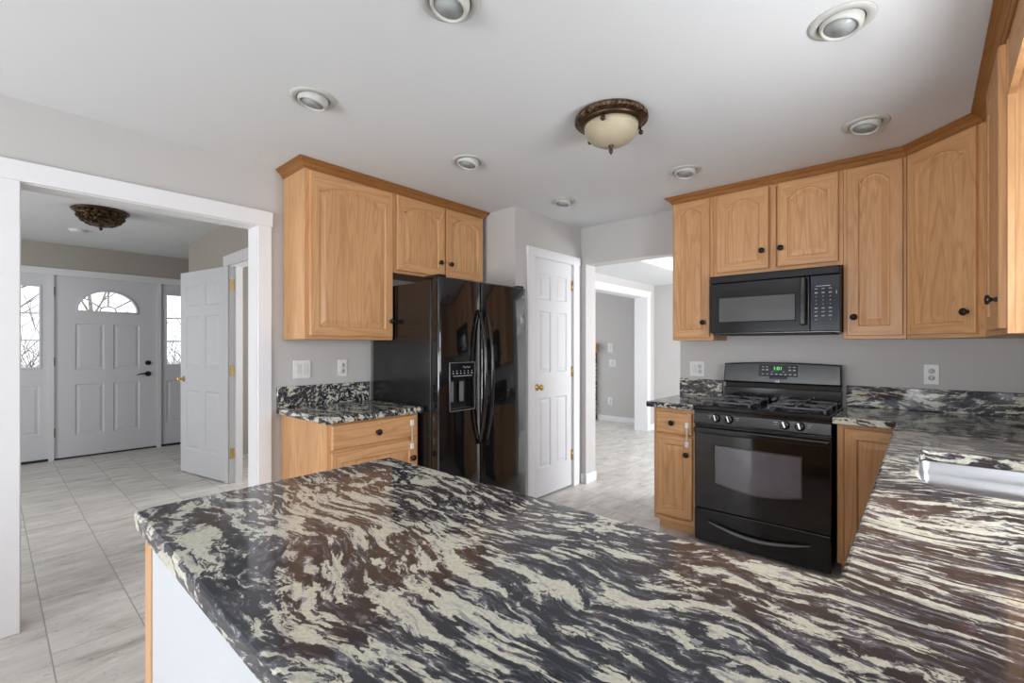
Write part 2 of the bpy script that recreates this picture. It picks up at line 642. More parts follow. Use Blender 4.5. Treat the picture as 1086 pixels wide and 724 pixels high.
# pantry block beside the refrigerator with its door opening (Y 3.045 .. 3.64)
b = MB()
b.box(XL, XP, 2.82, 2.90, 0, CEIL)
b.box(XP - 0.10, XP, 2.90, 3.045, 0, CEIL)
b.box(XP - 0.10, XP, 3.64, YB, 0, CEIL)
b.box(XP - 0.10, XP, 3.045, 3.64, 2.075, CEIL)
b.box(XL - 0.13, XL, 2.82, YB, 0, CEIL)
struct('wall_pantry', b, M['wall'])
# range wall with the opening to the dining room (X -2.41 .. -1.50, top 2.09)
b = MB()
b.box(XL, -2.41, YB, YBB, 0, 2.56)
b.box(-2.41, -1.50, YB, YBB, 2.09, 2.56)
b.box(-1.50, XR + 0.15, YB, YBB, 0, 2.56)
struct('wall_range', b, M['wall'])
# sink wall with its window opening
WY0, WY1, WZ0, WZ1 = 1.12, 2.08, 1.02, 2.08
b = MB()
b.box(XR, XR + 0.15, YREAR, WY0, 0, CEIL)
b.box(XR, XR + 0.15, WY1, YB, 0, CEIL)
b.box(XR, XR + 0.15, WY0, WY1, 0, WZ0)
b.box(XR, XR + 0.15, WY0, WY1, WZ1, CEIL)
struct('wall_sink', b, M['wall'])
# rear wall behind the breakfast side, with the patio door opening
b = MB()
b.box(XL, -2.7, YREAR - 0.13, YREAR, 0, CEIL)
b.box(0.3, XR + 0.15, YREAR - 0.13, YREAR, 0, CEIL)
b.box(-2.7, 0.3, YREAR - 0.13, YREAR, 2.10, CEIL)
struct('wall_rear', b, M['wall'])
# foyer
XF = -7.45
b = MB()
b.box(XF - 0.14, XF, -2.0, 0.02, 0, 2.62)
b.box(XF - 0.14, XF, 0.02, 1.86, 2.15, 2.62)
b.box(XF - 0.14, XF, 1.86, 2.7, 0, 2.62)
struct('wall_foyer_front', b, M['foyer'])
b = MB()
b.box(-6.30, -4.965, 1.52, 1.63, 0, FC)
b.box(-4.10, XLB, 1.52, 1.63, 0, FC)
b.box(-4.965, -4.10, 1.52, 1.63, 2.085, FC)
b.box(-6.30, -6.19, 1.63, 3.1, 0, FC)
struct('wall_foyer_side', b, M['foyer'])
b = MB()
b.box(-7.6, -6.19, 2.6, 2.7, 0, FC)
b.box(-6.19, -4.9, 3.0, 3.1, 0, FC)
b.box(-3.7, XLB, 3.0, 3.1, 0, FC)
b.box(-4.9, -3.7, 3.0, 3.1, 2.15, FC)
b.box(-4.9, -3.7, 3.0, 3.1, 0, 0.85)
struct('wall_side_room', b, M['panel'])
b = MB()
b.box(-7.6, -6.3, -2.0, -1.87, 0, FC)
b.box(-4.5, XLB, -2.0, -1.87, 0, FC)
b.box(-6.3, -4.5, -2.0, -1.87, 2.15, FC)
b.box(-6.3, -4.5, -2.0, -1.87, 0, 0.75)
struct('wall_foyer_rear', b, M['foyer'])
# dining room and the room beyond
b = MB()
XD = -3.20
b.box(XD - 0.20, XD, YBB, 4.35, 0, 2.6)
b.box(XD - 0.20, XD, 4.35, 6.74, 2.075, 2.6)
b.box(XD - 0.20, XD, 6.74, 7.1, 0, 2.6)
struct('wall_dining', b, M['wall'])
struct('wall_dining_far', MB().box(-3.4, 0.75, 7.0, 7.12, 0, 2.6), M['wall'])
b = MB()
b.box(0.62, 0.75, YBB, 4.5, 0, 2.6)
b.box(0.62, 0.75, 6.5, 7.1, 0, 2.6)
b.box(0.62, 0.75, 4.5, 6.5, 2.25, 2.6)
b.box(0.62, 0.75, 4.5, 6.5, 0, 0.4)
struct('wall_dining_window', b, M['wall'])
struct('wall_living', MB().box(-7.2, -3.4, 7.25, 7.37, 0, 2.65), M['wall'])

# ---- trim


def casing(mb, axis, at, sgn, a0, a1, top, wid=0.077, th=0.018, head=0.092, horn=0.006, z0=0.0):
    """flat casing with a taller head board around an opening a0..a1 in the wall plane axis=at"""
    def bx(u0, u1, z0_, z1_, t):
        if axis == 'x':
            mb.box(at, at + sgn * t, u0, u1, z0_, z1_, 0.003)
        else:
            mb.box(u0, u1, at, at + sgn * t, z0_, z1_, 0.003)
    bx(a0 - wid, a0 + 0.004, z0, top, th)
    bx(a1 - 0.004, a1 + wid, z0, top, th)
    bx(a0 - wid - horn, a1 + wid + horn, top - 0.002, top + head, th + 0.006)


b = MB()
casing(b, 'x', XL, 1, 0.092, 1.110, 2.062)
casing(b, 'x', XLB, -1, 0.092, 1.110, 2.062)
b.box(XLB, XL, 0.088, 0.098, 0, 2.066)
b.box(XLB, XL, 1.104, 1.114, 0, 2.066)
b.box(XLB, XL, 0.098, 1.104, 2.056, 2.068)
struct('trim_1', b, M['trim'])
b = MB()
casing(b, 'x', XP, 1, 3.045, 3.64, 2.072, wid=0.085, head=0.072)
b.box(XP - 0.10, XP, 3.040, 3.050, 0, 2.076)
b.box(XP - 0.10, XP, 3.636, 3.646, 0, 2.076)
b.box(XP - 0.10, XP, 3.050, 3.636, 2.068, 2.078)
struct('trim_2', b, M['trim'])
b = MB()
casing(b, 'x', XD, 1, 4.35, 6.74, 2.07, wid=0.10, head=0.09)
b.box(XD - 0.2, XD, 6.732, 6.745, 0, 2.075)
b.box(XD - 0.2, XD, 4.345, 4.357, 0, 2.075)
b.box(XD - 0.2, XD, 4.35, 6.74, 2.062, 2.077)
struct('trim_3', b, M['trim'])
b = MB()
casing(b, 'y', 1.52, -1, -4.965, -4.10, 2.08, wid=0.075)
b.box(-4.975, -4.955, 1.525, 1.63, 0, 2.085)
b.box(-4.11, -4.09, 1.525, 1.63, 0, 2.085)
b.box(-4.955, -4.11, 1.525, 1.63, 2.07, 2.085)
b.box(-4.955, -4.925, 1.572, 1.63, 0, 2.07)
struct('trim_4', b, M['trim'])


def baseboard(name, boxes):
    b = MB()
    for bx in boxes:
        b.box(*bx, 0.0, 0.095, 0.003)
    return struct(name, b, M['trim'])


baseboard('baseboard_range', [(XP + 0.0005, -2.41, YB - 0.014, YB), (-2.424, -2.396, YB - 0.014, YBB)])
baseboard('baseboard_left', [(XL, XL + 0.014, YREAR, 0.0), ])
baseboard('baseboard_dining', [(XD, XD + 0.014, 6.85, 7.0), (XD + 0.014, 0.62, 6.986, 7.0)])
baseboard('baseboard_living', [(-4.37, -3.4, 7.236, 7.25)])
baseboard('baseboard_foyer', [(-6.30, -5.06, 1.506, 1.52)])

# ---- the kitchen window over the sink: frame with a grid, above the counter beside the frame of the photograph
b = MB()
for (y0, y1, z0, z1) in ((WY0, WY0 + .045, WZ0, WZ1), (WY1 - .045, WY1, WZ0, WZ1), (WY0, WY1, WZ0, WZ0 + .045), (WY0, WY1, WZ1 - .045, WZ1), (WY0, WY1, 1.525, 1.57)):
    b.box(XR + 0.05, XR + 0.10, y0, y1, z0, z1)
for i in (1, 2, 3):
    y = WY0 + (WY1 - WY0) * i / 4
    b.box(XR + 0.06, XR + 0.08, y - .008, y + .008, WZ0, WZ1)
for z in (1.29, 1.81):
    b.box(XR + 0.06, XR + 0.08, WY0, WY1, z - .008, z + .008)
casing(b, 'x', XR, -1, WY0, WY1, WZ1, wid=0.07, z0=WZ0 - 0.07)
b.box(XR - 0.02, XR, WY0, WY1, WZ0 - 0.07, WZ0)
win = struct('window_1', b, M['trim'])
MB().box(XR + .068, XR + .072, WY0 + .045, WY1 - .045, WZ0 + .045, WZ1 - .045).build('pane', M['glass'], win)
b = MB()
for x0, x1 in ((-2.7, -2.62), (-1.24, -1.16), (0.22, 0.3)):
    b.box(x0, x1, YREAR - 0.10, YREAR - 0.04, 0, 2.10)
b.box(-2.7, 0.3, YREAR - 0.10, YREAR - 0.04, 2.02, 2.10)
b.box(-2.7, 0.3, YREAR - 0.10, YREAR - 0.04, 0, 0.09)
win = struct('door_3', b, M['trim'])
MB().box(-2.62, 0.22, YREAR - 0.072, YREAR - 0.068, 0.09, 2.02).build('pane', M['glass'], win)


# ------------------------------------------------------------------ panelled white doors


def panel_door(mb, w, h, t, panels, holes=()):
    """slab in local x (width), z (height), front at y=0, back at y=t; panels = (x0,x1,z0,z1)"""
    xs = sorted({0, w} | {p[0] for p in panels} | {p[1] for p in panels} | {p[0] for p in holes} | {p[1] for p in holes})
    zs = sorted({0, h} | {p[2] for p in panels} | {p[3] for p in panels} | {p[2] for p in holes} | {p[3] for p in holes})
    inside = lambda cx, cz, L: any(p[0] < cx < p[1] and p[2] < cz < p[3] for p in L)
    for i in range(len(xs) - 1):
        for j in range(len(zs) - 1):
            cx, cz = (xs[i] + xs[i + 1]) / 2, (zs[j] + zs[j + 1]) / 2
            if inside(cx, cz, panels) or inside(cx, cz, holes):
                continue
            mb.add([(xs[i], 0, zs[j]), (xs[i + 1], 0, zs[j]), (xs[i + 1], 0, zs[j + 1]), (xs[i], 0, zs[j + 1])], [[0, 1, 2, 3]])
    for x0, x1, z0, z1 in panels:
        rings = []
        for d, y in ((0, 0), (0.010, 0.009), (0.020, 0.009), (0.042, 0.003)):
            rings.append([(x0 + d, y, z0 + d), (x1 - d, y, z0 + d), (x1 - d, y, z1 - d), (x0 + d, y, z1 - d)])
        vs = [p for r in rings for p in r]
        fs = []
        for k in range(3):
            for i in range(4):
                j = (i + 1) % 4
                fs.append([k * 4 + i, k * 4 + j, k * 4 + 4 + j, k * 4 + 4 + i])
        fs.append([12, 13, 14, 15])
        mb.add(vs, fs)
    # edges and back
    mb.add([(0, 0, 0), (w, 0, 0), (w, 0, h), (0, 0, h), (0, t, 0), (w, t, 0), (w, t, h), (0, t, h)],
           [[0, 4, 5, 1], [1, 5, 6, 2], [2, 6, 7, 3], [3, 7, 4, 0]] + ([] if holes else [[7, 6, 5, 4]]))


def six_panels(w, h, m=0.105):
    c = w / 2
    k = h / 2.04
    out = []
    for x0, x1 in ((m, c - m * 0.45), (c + m * 0.45, w - m)):
        out += [(x0, x1, 1.69 * k, 1.91 * k), (x0, x1, 1.06 * k, 1.59 * k), (x0, x1, 0.24 * k, 0.84 * k)]
    return out


def hinge(parent, x, y, z, sx, rot=0.0, m='brass'):
    b = MB()
    b.box(x - 0.017, x + 0.017, y - 0.003, y + 0.001, z - 0.045, z + 0.045, 0.001)
    b.lathe([(0.006, -0.047), (0.006, 0.047)], (x, y - 0.006, z), n=10)
    b.lathe([(0.0, -0.052), (0.005, -0.047)], (x, y - 0.006, z), n=10)
    b.lathe([(0.005, 0.047), (0.0, 0.054)], (x, y - 0.006, z), n=10)
    for dx in (-0.011, 0.011):
        for dz in (-0.03, 0, 0.03):
            b.lathe([(0.003, 0.0), (0.002, 0.001)], (x + dx, y - 0.003, z + dz), (0, -1, 0), n=8)
    return b.build('hinge', M[m], parent)


def round_knob(parent, x, y, z, m='brass', name='door_knob'):
    b = MB()
    b.lathe([(0.030, 0), (0.030, 0.004), (0.022, 0.008), (0.011, 0.014), (0.011, 0.030), (0.020, 0.036), (0.027, 0.048), (0.026, 0.058), (0.016, 0.066), (0.0, 0.068)], (x, y, z), (0, -1, 0), n=20)
    return b.build(name, M[m], parent)


# pantry door: local x -> world +Y, front (local -y) -> world +X
def door_obj(name, w, h, t, panels, loc, rz, both=False):
    b = MB()
    panel_door(b, w, h, t, panels)
    o = b.build(name, M['door'])
    o.location = loc
    o.rotation_euler = (0, 0, rz)
    o['kind'] = 'structure'
    return o


d = door_obj('door_1', 0.580, 2.052, 0.035, six_panels(0.580, 2.052, 0.085), (XP - 0.006, 3.053, 0.014), pi / 2)
round_knob(d, 0.055, 0, 0.945)
for z in (1.86, 1.06, 0.28):
    hinge(d, 0.5785, 0.0, z, 1)

# open six-panel leaf in the foyer: hinged at (-4.965, 1.515), opened towards the viewer
LEAF = 0.86
ang = math.atan2(1.340 - 1.506, -5.830 - (-4.985))
b = MB()
panel_door(b, LEAF, 2.06, 0.035, six_panels(LEAF, 2.06, 0.115))
d = b.build('door_2', M['door'])
d['kind'] = 'structure'
# local x runs from the free edge to the hinge edge
d.location = (-5.826, 1.335, 0.012)
d.rotation_euler = (0, 0, math.atan2(1.501 - 1.335, -4.985 + 5.826))
round_knob(d, 0.065, 0, 0.96)
for z in (1.885, 1.065, 0.27):
    b = MB()
    b.box(LEAF, LEAF + 0.002, 0.003, 0.033, z - 0.05, z + 0.05)
    b.lathe([(0.006, -0.052), (0.006, 0.052)], (LEAF + 0.006, 0.030, z), n=10)
    h = b.build('hinge', M['brass'], d)
    bpy.context.view_layer.update()
    b = MB(d.matrix_world.inverted())
    b.box(-4.9545, -4.9525, 1.527, 1.566, z + 0.012 - 0.05, z + 0.012 + 0.05)
    b.build('hinge_plate', M['brass'], h)

# front door with fan light, in its frame with two side lights
FY0, FW, FH = 0.500, 0.945, 2.115
fz = 0.015


def fan_door(mb, w, h, t):
    """front at y=0: four panels and a half-round light near the top"""
    cx, zc, rx, rz = w / 2, 1.722, 0.272, 0.238
    N = 24
    arc = [(cx + rx * cos(pi * i / N), zc + rz * sin(pi * i / N)) for i in range(N + 1)]
    x0, x1, z0, z1 = cx - 0.33, cx + 0.33, zc - 0.06, zc + 0.30
    panels = [(0.175, 0.435, 1.015, 1.565), (0.520, 0.775, 1.015, 1.565), (0.175, 0.435, 0.25, 0.85), (0.520, 0.775, 0.25, 0.85)]
    panel_door(mb, w, h, t, panels, [(x0, x1, z0, z1)])
    # face around the half round
    up = []
    for i in range(N + 1):
        s = i / N
        if s < 0.25:
            up.append((x1, zc + (z1 - zc) * s / 0.25))
        elif s > 0.75:
            up.append((x0, zc + (z1 - zc) * (1 - s) / 0.25))
        else:
            up.append((x1 - (x1 - x0) * (s - 0.25) / 0.5, z1))
    vs = [(x, 0, z) for x, z in up] + [(x, 0, z) for x, z in arc] + [(x, t, z) for x, z in arc]
    n = N + 1
    fs = []
    for i in range(N):
        fs.append([i, i + 1, n + i + 1, n + i])
        fs.append([n + i, n + i + 1, 2 * n + i + 1, 2 * n + i])
    mb.add(vs, fs)
    mb.add([(x0, 0, z0), (x1, 0, z0), (x1, 0, zc), (x0, 0, zc)], [[0, 1, 2, 3]])
    mb.add([(arc[0][0], 0, zc), (arc[-1][0], 0, zc), (arc[-1][0], t, zc), (arc[0][0], t, zc)], [[0, 1, 2, 3]])
    # raised rim
    rim = [(cx + (rx + 0.012) * cos(pi * i / N), -0.004, zc + (rz + 0.012) * sin(pi * i / N)) for i in range(N + 1)]
    mb.tube(rim + [(cx - rx - 0.012, -0.004, zc - 0.012), (cx + rx + 0.012, -0.004, zc - 0.012), rim[0]], 0.011, 6)
    return cx, zc, rx, rz


b = MB()
cx, zc, rx, rz = fan_door(b, FW, FH, 0.04)
fd = b.build('door_4', M['door'])
fd['kind'] = 'structure'
fd.location = (XF - 0.02, FY0, fz)
fd.rotation_euler = (0, 0, pi / 2)
b = MB()
r0 = 0.075
for t in (radians(38), radians(90), radians(142)):
    b.tube([(cx + r0 * cos(t), 0.012, zc + r0 * 0.8 * sin(t)), (cx + rx * cos(t), 0.012, zc + rz * sin(t))], 0.009, 6)
b.tube([(cx + r0 * cos(pi * i / 12), 0.012, zc + r0 * 0.8 * sin(pi * i / 12)) for i in range(13)], 0.008, 6)
b.build('muntin', M['trim'], fd)
N = 24
b = MB()
b.add([(cx + rx * cos(pi * i / N), 0.02, zc + rz * sin(pi * i / N)) for i in range(N + 1)], [list(range(N + 1))])
b.build('pane', M['glass'], fd)
b = MB()
b.lathe([(0.030, 0), (0.030, 0.012), (0.022, 0.020), (0.0, 0.021)], (FW - 0.085, 0, 1.085), (0, -1, 0), n=20)
b.box(FW - 0.089, FW - 0.081, -0.034, -0.018, 1.072, 1.098, 0.002)
b.build('deadbolt', M['knob'], fd)
b = MB()
b.lathe([(0.032, 0), (0.032, 0.010), (0.018, 0.018), (0.012, 0.022), (0.012, 0.045), (0.0, 0.048)], (FW - 0.085, 0, 0.945), (0, -1, 0), n=20)
b.tube([(FW - 0.085, -0.042, 0.945), (FW - 0.13, -0.046, 0.950), (FW - 0.17, -0.044, 0.945), (FW - 0.20, -0.040, 0.932)], [0.011, 0.010, 0.008, 0.006], 8)
b.build('lever_handle', M['knob'], fd)
for z in (1.93, 1.12, 0.30):
    b = MB()
    b.lathe([(0.008, -0.05), (0.008, 0.05)], (-0.006, -0.010, z), n=10)
    b.box(-0.018, 0.006, -0.004, 0.0, z - 0.05, z + 0.05)
    b.build('hinge', M['knob'], fd)
MB().box(0.0, FW, -0.004, 0.05, -0.013, 0.004).build('door_sweep', M['sill'], fd)
# frame
b = MB()
b.box(XF - 0.10, XF + 0.004, FY0 - 0.050, FY0 - 0.004, 0, 2.15)
b.box(XF - 0.10, XF + 0.004, FY0 + FW + 0.004, FY0 + FW + 0.050, 0, 2.15)
b.box(XF - 0.10, XF + 0.004, 0.0, 1.90, 2.132, 2.16)
b.box(XF, XF + 0.02, -0.09, 2.0, 2.125, 2.205, 0.003)
b.box(XF, XF + 0.018, -0.08, 0.03, 0, 2.13, 0.003)
b.box(XF, XF + 0.018, 1.86, 1.95, 0, 2.13, 0.003)
struct('trim_5', b, M['trim'])


def side_light(name, y0, y1, p0, p1):
    """side light unit from y0 to y1 with glass between p0 and p1"""
    w = y1 - y0
    b = MB()
    panel_door(b, w, FH, 0.04, [(p0 - y0 - 0.0, p1 - y0 + 0.0, 0.29, 0.85)], [(p0 - y0, p1 - y0, 1.055, 1.975)])
    for (a0, a1, z0, z1) in ((p0 - y0 - 0.016, p0 - y0 + 0.004, 1.04, 1.99), (p1 - y0 - 0.004, p1 - y0 + 0.016, 1.04, 1.99), (p0 - y0, p1 - y0, 1.04, 1.06), (p0 - y0, p1 - y0, 1.97, 1.99)):
        b.box(a0, a1, -0.008, 0.045, z0, z1, 0.003)
    o = b.build(name, M['door'])
    o['kind'] = 'structure'
    o.location = (XF - 0.02, y0, fz)
    o.rotation_euler = (0, 0, pi / 2)
    for i in (1, 2):
        z = 1.055 + (1.975 - 1.055) * i / 3
        MB().box(p0 - y0, p1 - y0, 0.008, 0.024, z - 0.008, z + 0.008).build('muntin', M['trim'], o)
    MB().box(p0 - y0, p1 - y0, 0.018, 0.021, 1.055, 1.975).build('pane', M['glass'], o)
    MB().box(0, w, -0.012, 0.05, -0.014, 0.012).build('sill', M['sill'], o)
    return o


side_light('window_2', 0.03, FY0 - 0.050, 0.12, 0.382)
side_light('window_3', FY0 + FW + 0.050, 1.86, 1.556, 1.78)

# ------------------------------------------------------------------ cabinets (local x = width, front at y = 0, depth to +y)


def arch_loop(x0, x1, z0, z1, rise, d, n=18):
    """opening outline inset by d; the top swells upward by rise in the middle"""
    x0, x1, z0 = x0 + d, x1 - d, z0 + d
    pts = [(x0, z0), (x1, z0)]
    for i in range(n + 1):
        u = 1 - 2 * i / n
        a = abs(u)
        g = 1 - 0.42 * (a / 0.60) ** 2 if a < 0.60 else 0.58 * 0.5 * (1 + cos(pi * min((a - 0.60) / 0.30, 1.0)))
        pts.append(((x0 + x1) / 2 + u * (x1 - x0) / 2, z1 - d + rise * g))
    return pts


def cabinet_door(w, h, arch=True, stile=0.056, rise=None, t=0.020):
    """raised panel door, front at y=-t, lower left corner at the origin"""
    b = MB()
    rise = (0.0 if not arch else min(0.050, 0.16 * w)) if rise is None else rise
    n = 18
    x0, x1, z0 = stile, w - stile, stile
    z1 = h - stile - rise * 1.0
    outer = [(0, 0), (w, 0)]
    for i in range(n + 1):
        outer.append((w - w * i / n, h))
    k = len(outer)
    steps = [(-0.000, -t + 0.003, 'o'), (0.003, -t, 'o2')]
    rings = [[(x, 0.0, z) for x, z in outer], [(x, -t + 0.004, z) for x, z in outer]]
    e = 0.004
    rings.append([(min(max(x, e), w - e), -t, min(max(z, e), h - e)) for x, z in outer])
    for d, y in ((0.0, -t), (0.005, -t + 0.008), (0.012, -t + 0.009), (0.042, -t + 0.002), (0.045, -t + 0.002)):
        rings.append([(x, y, z) for x, z in arch_loop(x0, x1, z0, z1, rise, d, n)])
    vs = [p for r in rings for p in r]
    fs, mi = [], []
    for j in range(len(rings) - 1):
        for i in range(k):
            q = (i + 1) % k
            fs.append([j * k + i, j * k + q, (j + 1) * k + q, (j + 1) * k + i])
            mi.append(1 if (j < 3 and (i == 0 or 2 <= i < k - 1)) else 0)
    last = (len(rings) - 1) * k
    fs.append([last + i for i in range(k)])
    mi.append(0)
    fs.append(list(range(k))[::-1])
    mi.append(0)
    b.add(vs, fs, mi)
    return b


def cab_knob(parent, x, y, z):
    b = MB()
    b.lathe([(0.010, 0), (0.008, 0.004), (0.006, 0.012), (0.010, 0.018), (0.0180, 0.022), (0.0190, 0.027), (0.015, 0.032), (0.0, 0.034)], (x, y, z), (0, -1, 0), n=18)
    return b.build('knob', M['knob'], parent)


def add_door(parent, x, z, w, h, knob=None, arch=True, name='door'):
    b = cabinet_door(w, h, arch)
    o = b.build(name, [M['oak'], M['oakh']], parent)
    o.location = (x, 0, z)
    if knob:
        cab_knob(o, knob[0] - x, -0.020, knob[1] - z)
    return o


def add_drawer(parent, x, z, w, h, knob):
    b = MB()
    rings = []
    for d, y in ((0, 0), (0, -0.012), (0.005, -0.018), (0.010, -0.020)):
        rings.append([(d, y, d), (w - d, y, d), (w - d, y, h - d), (d, y, h - d)])
    vs = [p for r in rings for p in r]
    fs = [[3, 2, 1, 0], [12, 13, 14, 15]]
    for k in range(3):
        for i in range(4):
            j = (i + 1) % 4
            fs.append([k * 4 + i, k * 4 + j, k * 4 + 4 + j, k * 4 + 4 + i])
    b.add(vs, fs)
    o = b.build('drawer', M['oakh'], parent)
    o.location = (x, 0, z)
    cab_knob(o, knob[0] - x, -0.020, knob[1] - z)
    return o


def carcass(parent, w, d, z0, z1, rails=(), stiles=(), fs=0.032, toe=0.0, hollow=False):
    """box and face frame; rails are extra z positions, stiles extra x positions"""
    b = MB()
    zb = z0 + toe
    if hollow:
        b.box(0, 0.018, 0.019, d, zb, z1, 0.001)
        b.box(w - 0.018, w, 0.019, d, zb, z1, 0.001)
        b.box(0.018, w - 0.018, 0.019, d, zb, zb + 0.018)
        b.box(0.018, w - 0.018, d - 0.008, d, zb + 0.018, z1)
    else:
        b.box(0, w, 0.019, d, zb, z1, 0.001)
    if toe:
        b.box(0.012, w, 0.075, d, z0, zb)
    b.build('body', M['oak'], parent)
    b = MB()
    for x0, x1 in [(0, fs), (w - fs, w)] + [(x - fs / 2, x + fs / 2) for x in stiles]:
        b.box(x0, x1, 0, 0.019, zb, z1, 0.001)
    for zz0, zz1 in [(zb, zb + fs), (z1 - fs, z1)] + [(z - fs / 2, z + fs / 2) for z in rails]:
        b.box(fs, w - fs, 0.0005, 0.019, zz0, zz1, 0.0, 1)
    b.box(fs * 0.8, w - fs * 0.8, 0.012, 0.0195, zb + fs * 0.8, z1 - fs * 0.8)
    b.build('face_frame', [M['oak'], M['oakh']], parent)
    if toe:
        b = MB()
        b.box(0.012, w, 0.068, 0.076, z0, zb)
        b.build('toe_kick', M['oakh'], parent)


UB, UT = 1.352, 2.40            # wall cabinets: underside and top
# --- left run: front plane X = -2.797, rotated so that local x runs along +Y
c = thing('wall_cabinet', 'tall single-door oak wall cabinet above the two switch plates, left of the refrigerator', 'cabinet', (-2.797, 1.265, 0), pi / 2, 'oak wall cabinets')
carcass(c, 0.622, 0.300, UB, UT)
add_door(c, 0.026, UB + 0.020, 0.586, 1.005, (0.595, 1.482))
c = thing('wall_cabinet', 'short two-door oak wall cabinet above the black refrigerator', 'cabinet', (-2.797, 1.889, 0), pi / 2, 'oak wall cabinets')
carcass(c, 0.893, 0.300, 1.828, UT, stiles=(0.4645,))
add_door(c, 0.022, 1.847, 0.432, 0.533, (0.408, 1.948))
add_door(c, 0.476, 1.847, 0.396, 0.533, (0.511, 1.948))


def crown_run(name, label, path, closed_ends=True):
    """moulding swept along a polyline of (x, y) on the frame line, room side to its right"""
    prof = [(0.000, UT - 0.012), (-0.006, UT - 0.012), (-0.010, UT - 0.006), (-0.010, UT - 0.001), (-0.014, UT + 0.001), (-0.018, UT + 0.009), (-0.026, UT + 0.016), (-0.037, UT + 0.021), (-0.037, UT + 0.026), (-0.042, UT + 0.028), (-0.042, UT + 0.032), (-0.050, UT + 0.0335), (-0.050, CEIL - 0.002), (0.000, CEIL - 0.002)]
    b = MB()
    rings = []
    n = len(path)
    for off, z in prof:
        pts = []
        for i in range(n):
            p = Vector(path[i])
            dirs = []
            if i > 0:
                dirs.append((p - Vector(path[i - 1])).normalized())
            if i < n - 1:
                dirs.append((Vector(path[i + 1]) - p).normalized())
            nr = [Vector((-q.y, q.x)) for q in dirs]
            m = sum(nr, Vector((0, 0))).normalized()
            pts.append(p + m * (off / max(0.3, m.dot(nr[0]))))
        rings.append([(p.x, p.y, z) for p in pts])
    vs = [p for r in rings for p in r]
    fs = []
    k = len(prof)
    for j in range(k):
        q = (j + 1) % k
        for i in range(n - 1):
            fs.append([j * n + i, j * n + i + 1, q * n + i + 1, q * n + i])
    fs.append([j * n for j in range(k)])
    fs.append([j * n + n - 1 for j in range(k)][::-1])
    b.add(vs, fs)
    o = b.build(name, M['crown'])
    tag(o, label, 'moulding', 'oak crown mouldings')
    return o


crown_run('crown_moulding', 'oak crown moulding along the ceiling over the refrigerator side cabinets', [(XL + 0.002, 1.265), (-2.797, 1.265), (-2.797, 2.782), (XL + 0.002, 2.782)])

# --- range run: front plane Y = 3.475
YU = 3.475
c = thing('wall_cabinet', 'narrow oak wall cabinet left of the microwave, next to the dining opening', 'cabinet', (-1.437, YU, 0), 0, 'oak wall cabinets')
carcass(c, 0.300, 0.300, UB, UT, fs=0.026)
add_door(c, 0.012, UB + 0.020, 0.266, 1.012, (0.237, 1.482))
c = thing('wall_cabinet', 'two-door oak wall cabinet directly over the microwave', 'cabinet', (-1.135, YU, 0), 0, 'oak wall cabinets')
carcass(c, 0.766, 0.300, 1.806, UT, stiles=(0.385,), fs=0.03)
add_door(c, 0.026, 1.832, 0.332, 0.552, (0.322, 1.950))
add_door(c, 0.412, 1.832, 0.332, 0.552, (0.434, 1.952))
c = thing('wall_cabinet', 'narrow oak wall cabinet right of the microwave, knob low on its left', 'cabinet', (-0.368, YU, 0), 0, 'oak wall cabinets')
carcass(c, 0.294, 0.300, UB, UT, fs=0.026)
add_door(c, 0.018, UB + 0.020, 0.262, 1.012, (0.054, 1.483))
# diagonal corner unit: faces from (-0.073, 3.475) to (0.22, 3.182)
c = thing('corner_wall_cabinet', 'diagonal oak corner wall cabinet with wide arched door above the wall outlet', 'cabinet', (-0.073, YU, 0), -pi / 4, 'oak wall cabinets')
inv = Matrix.Rotation(pi / 4, 4, 'Z') @ Matrix.Translation((0.073, -YU, 0))
b = MB(inv)
b.prism([(-0.058, YU + 0.012), (0.232, YU - 0.278), (0.522, YU - 0.278), (0.522, YB - 0.003), (-0.058, YB - 0.003)], UB, UT)
b.build('body', M['oak'], c)
wd = 0.293 * math.sqrt(2)
b = MB()
for x0, x1 in ((0, 0.03), (wd - 0.03, wd)):
    b.box(x0, x1, 0, 0.019, UB, UT, 0.001)
for z0, z1 in ((UB, UB + 0.026), (UT - 0.026, UT)):
    b.box(0.03, wd - 0.03, 0.0005, 0.019, z0, z1, 0, 1)
b.box(0.02, wd - 0.02, 0.012, 0.02, UB + 0.02, UT - 0.02)
b.build('face_frame', [M['oak'], M['oakh']], c)
add_door(c, 0.020, UB + 0.020, wd - 0.048, 1.012, (wd - 0.062, 1.478))
# unit on the sink wall, faces -X; local x runs along -Y
c = thing('wall_cabinet', 'oak wall cabinet at the right edge of the photo, its pale end panel facing out', 'cabinet', (0.220, 3.181, 0), -pi / 2, 'oak wall cabinets')
carcass(c, 0.805, 0.300, UB, UT, fs=0.03, stiles=(0.33,))
add_door(c, 0.345, UB + 0.020, 0.43, 1.012, (0.742, 1.478))
crown_run('crown_moulding', 'oak crown moulding over the range wall, turning the diagonal corner to the sink wall', [(-1.437, YB - 0.003), (-1.437, YU), (-0.073, YU), (0.22, 3.182), (0.22, 0.95)])
# valance board between the sink wall cabinets, over the window
b = MB()
n = 20
top = [(2.374, UT - 0.002), (0.951, UT - 0.002)]
low = [(0.951 + (2.374 - 0.951) * i / n, 2.19 + 0.05 * sin(pi * i / n)) for i in range(n + 1)]
poly = top + low
b = MB(Matrix(((0, 0, 1, 0), (1, 0, 0, 0), (0, 1, 0, 0), (0, 0, 0, 1))))
b.prism(poly, 0.222, 0.241)
tag(b.build('window_valance', M['oakh']), 'oak valance board bridging over the sink window at the top right', 'valance')

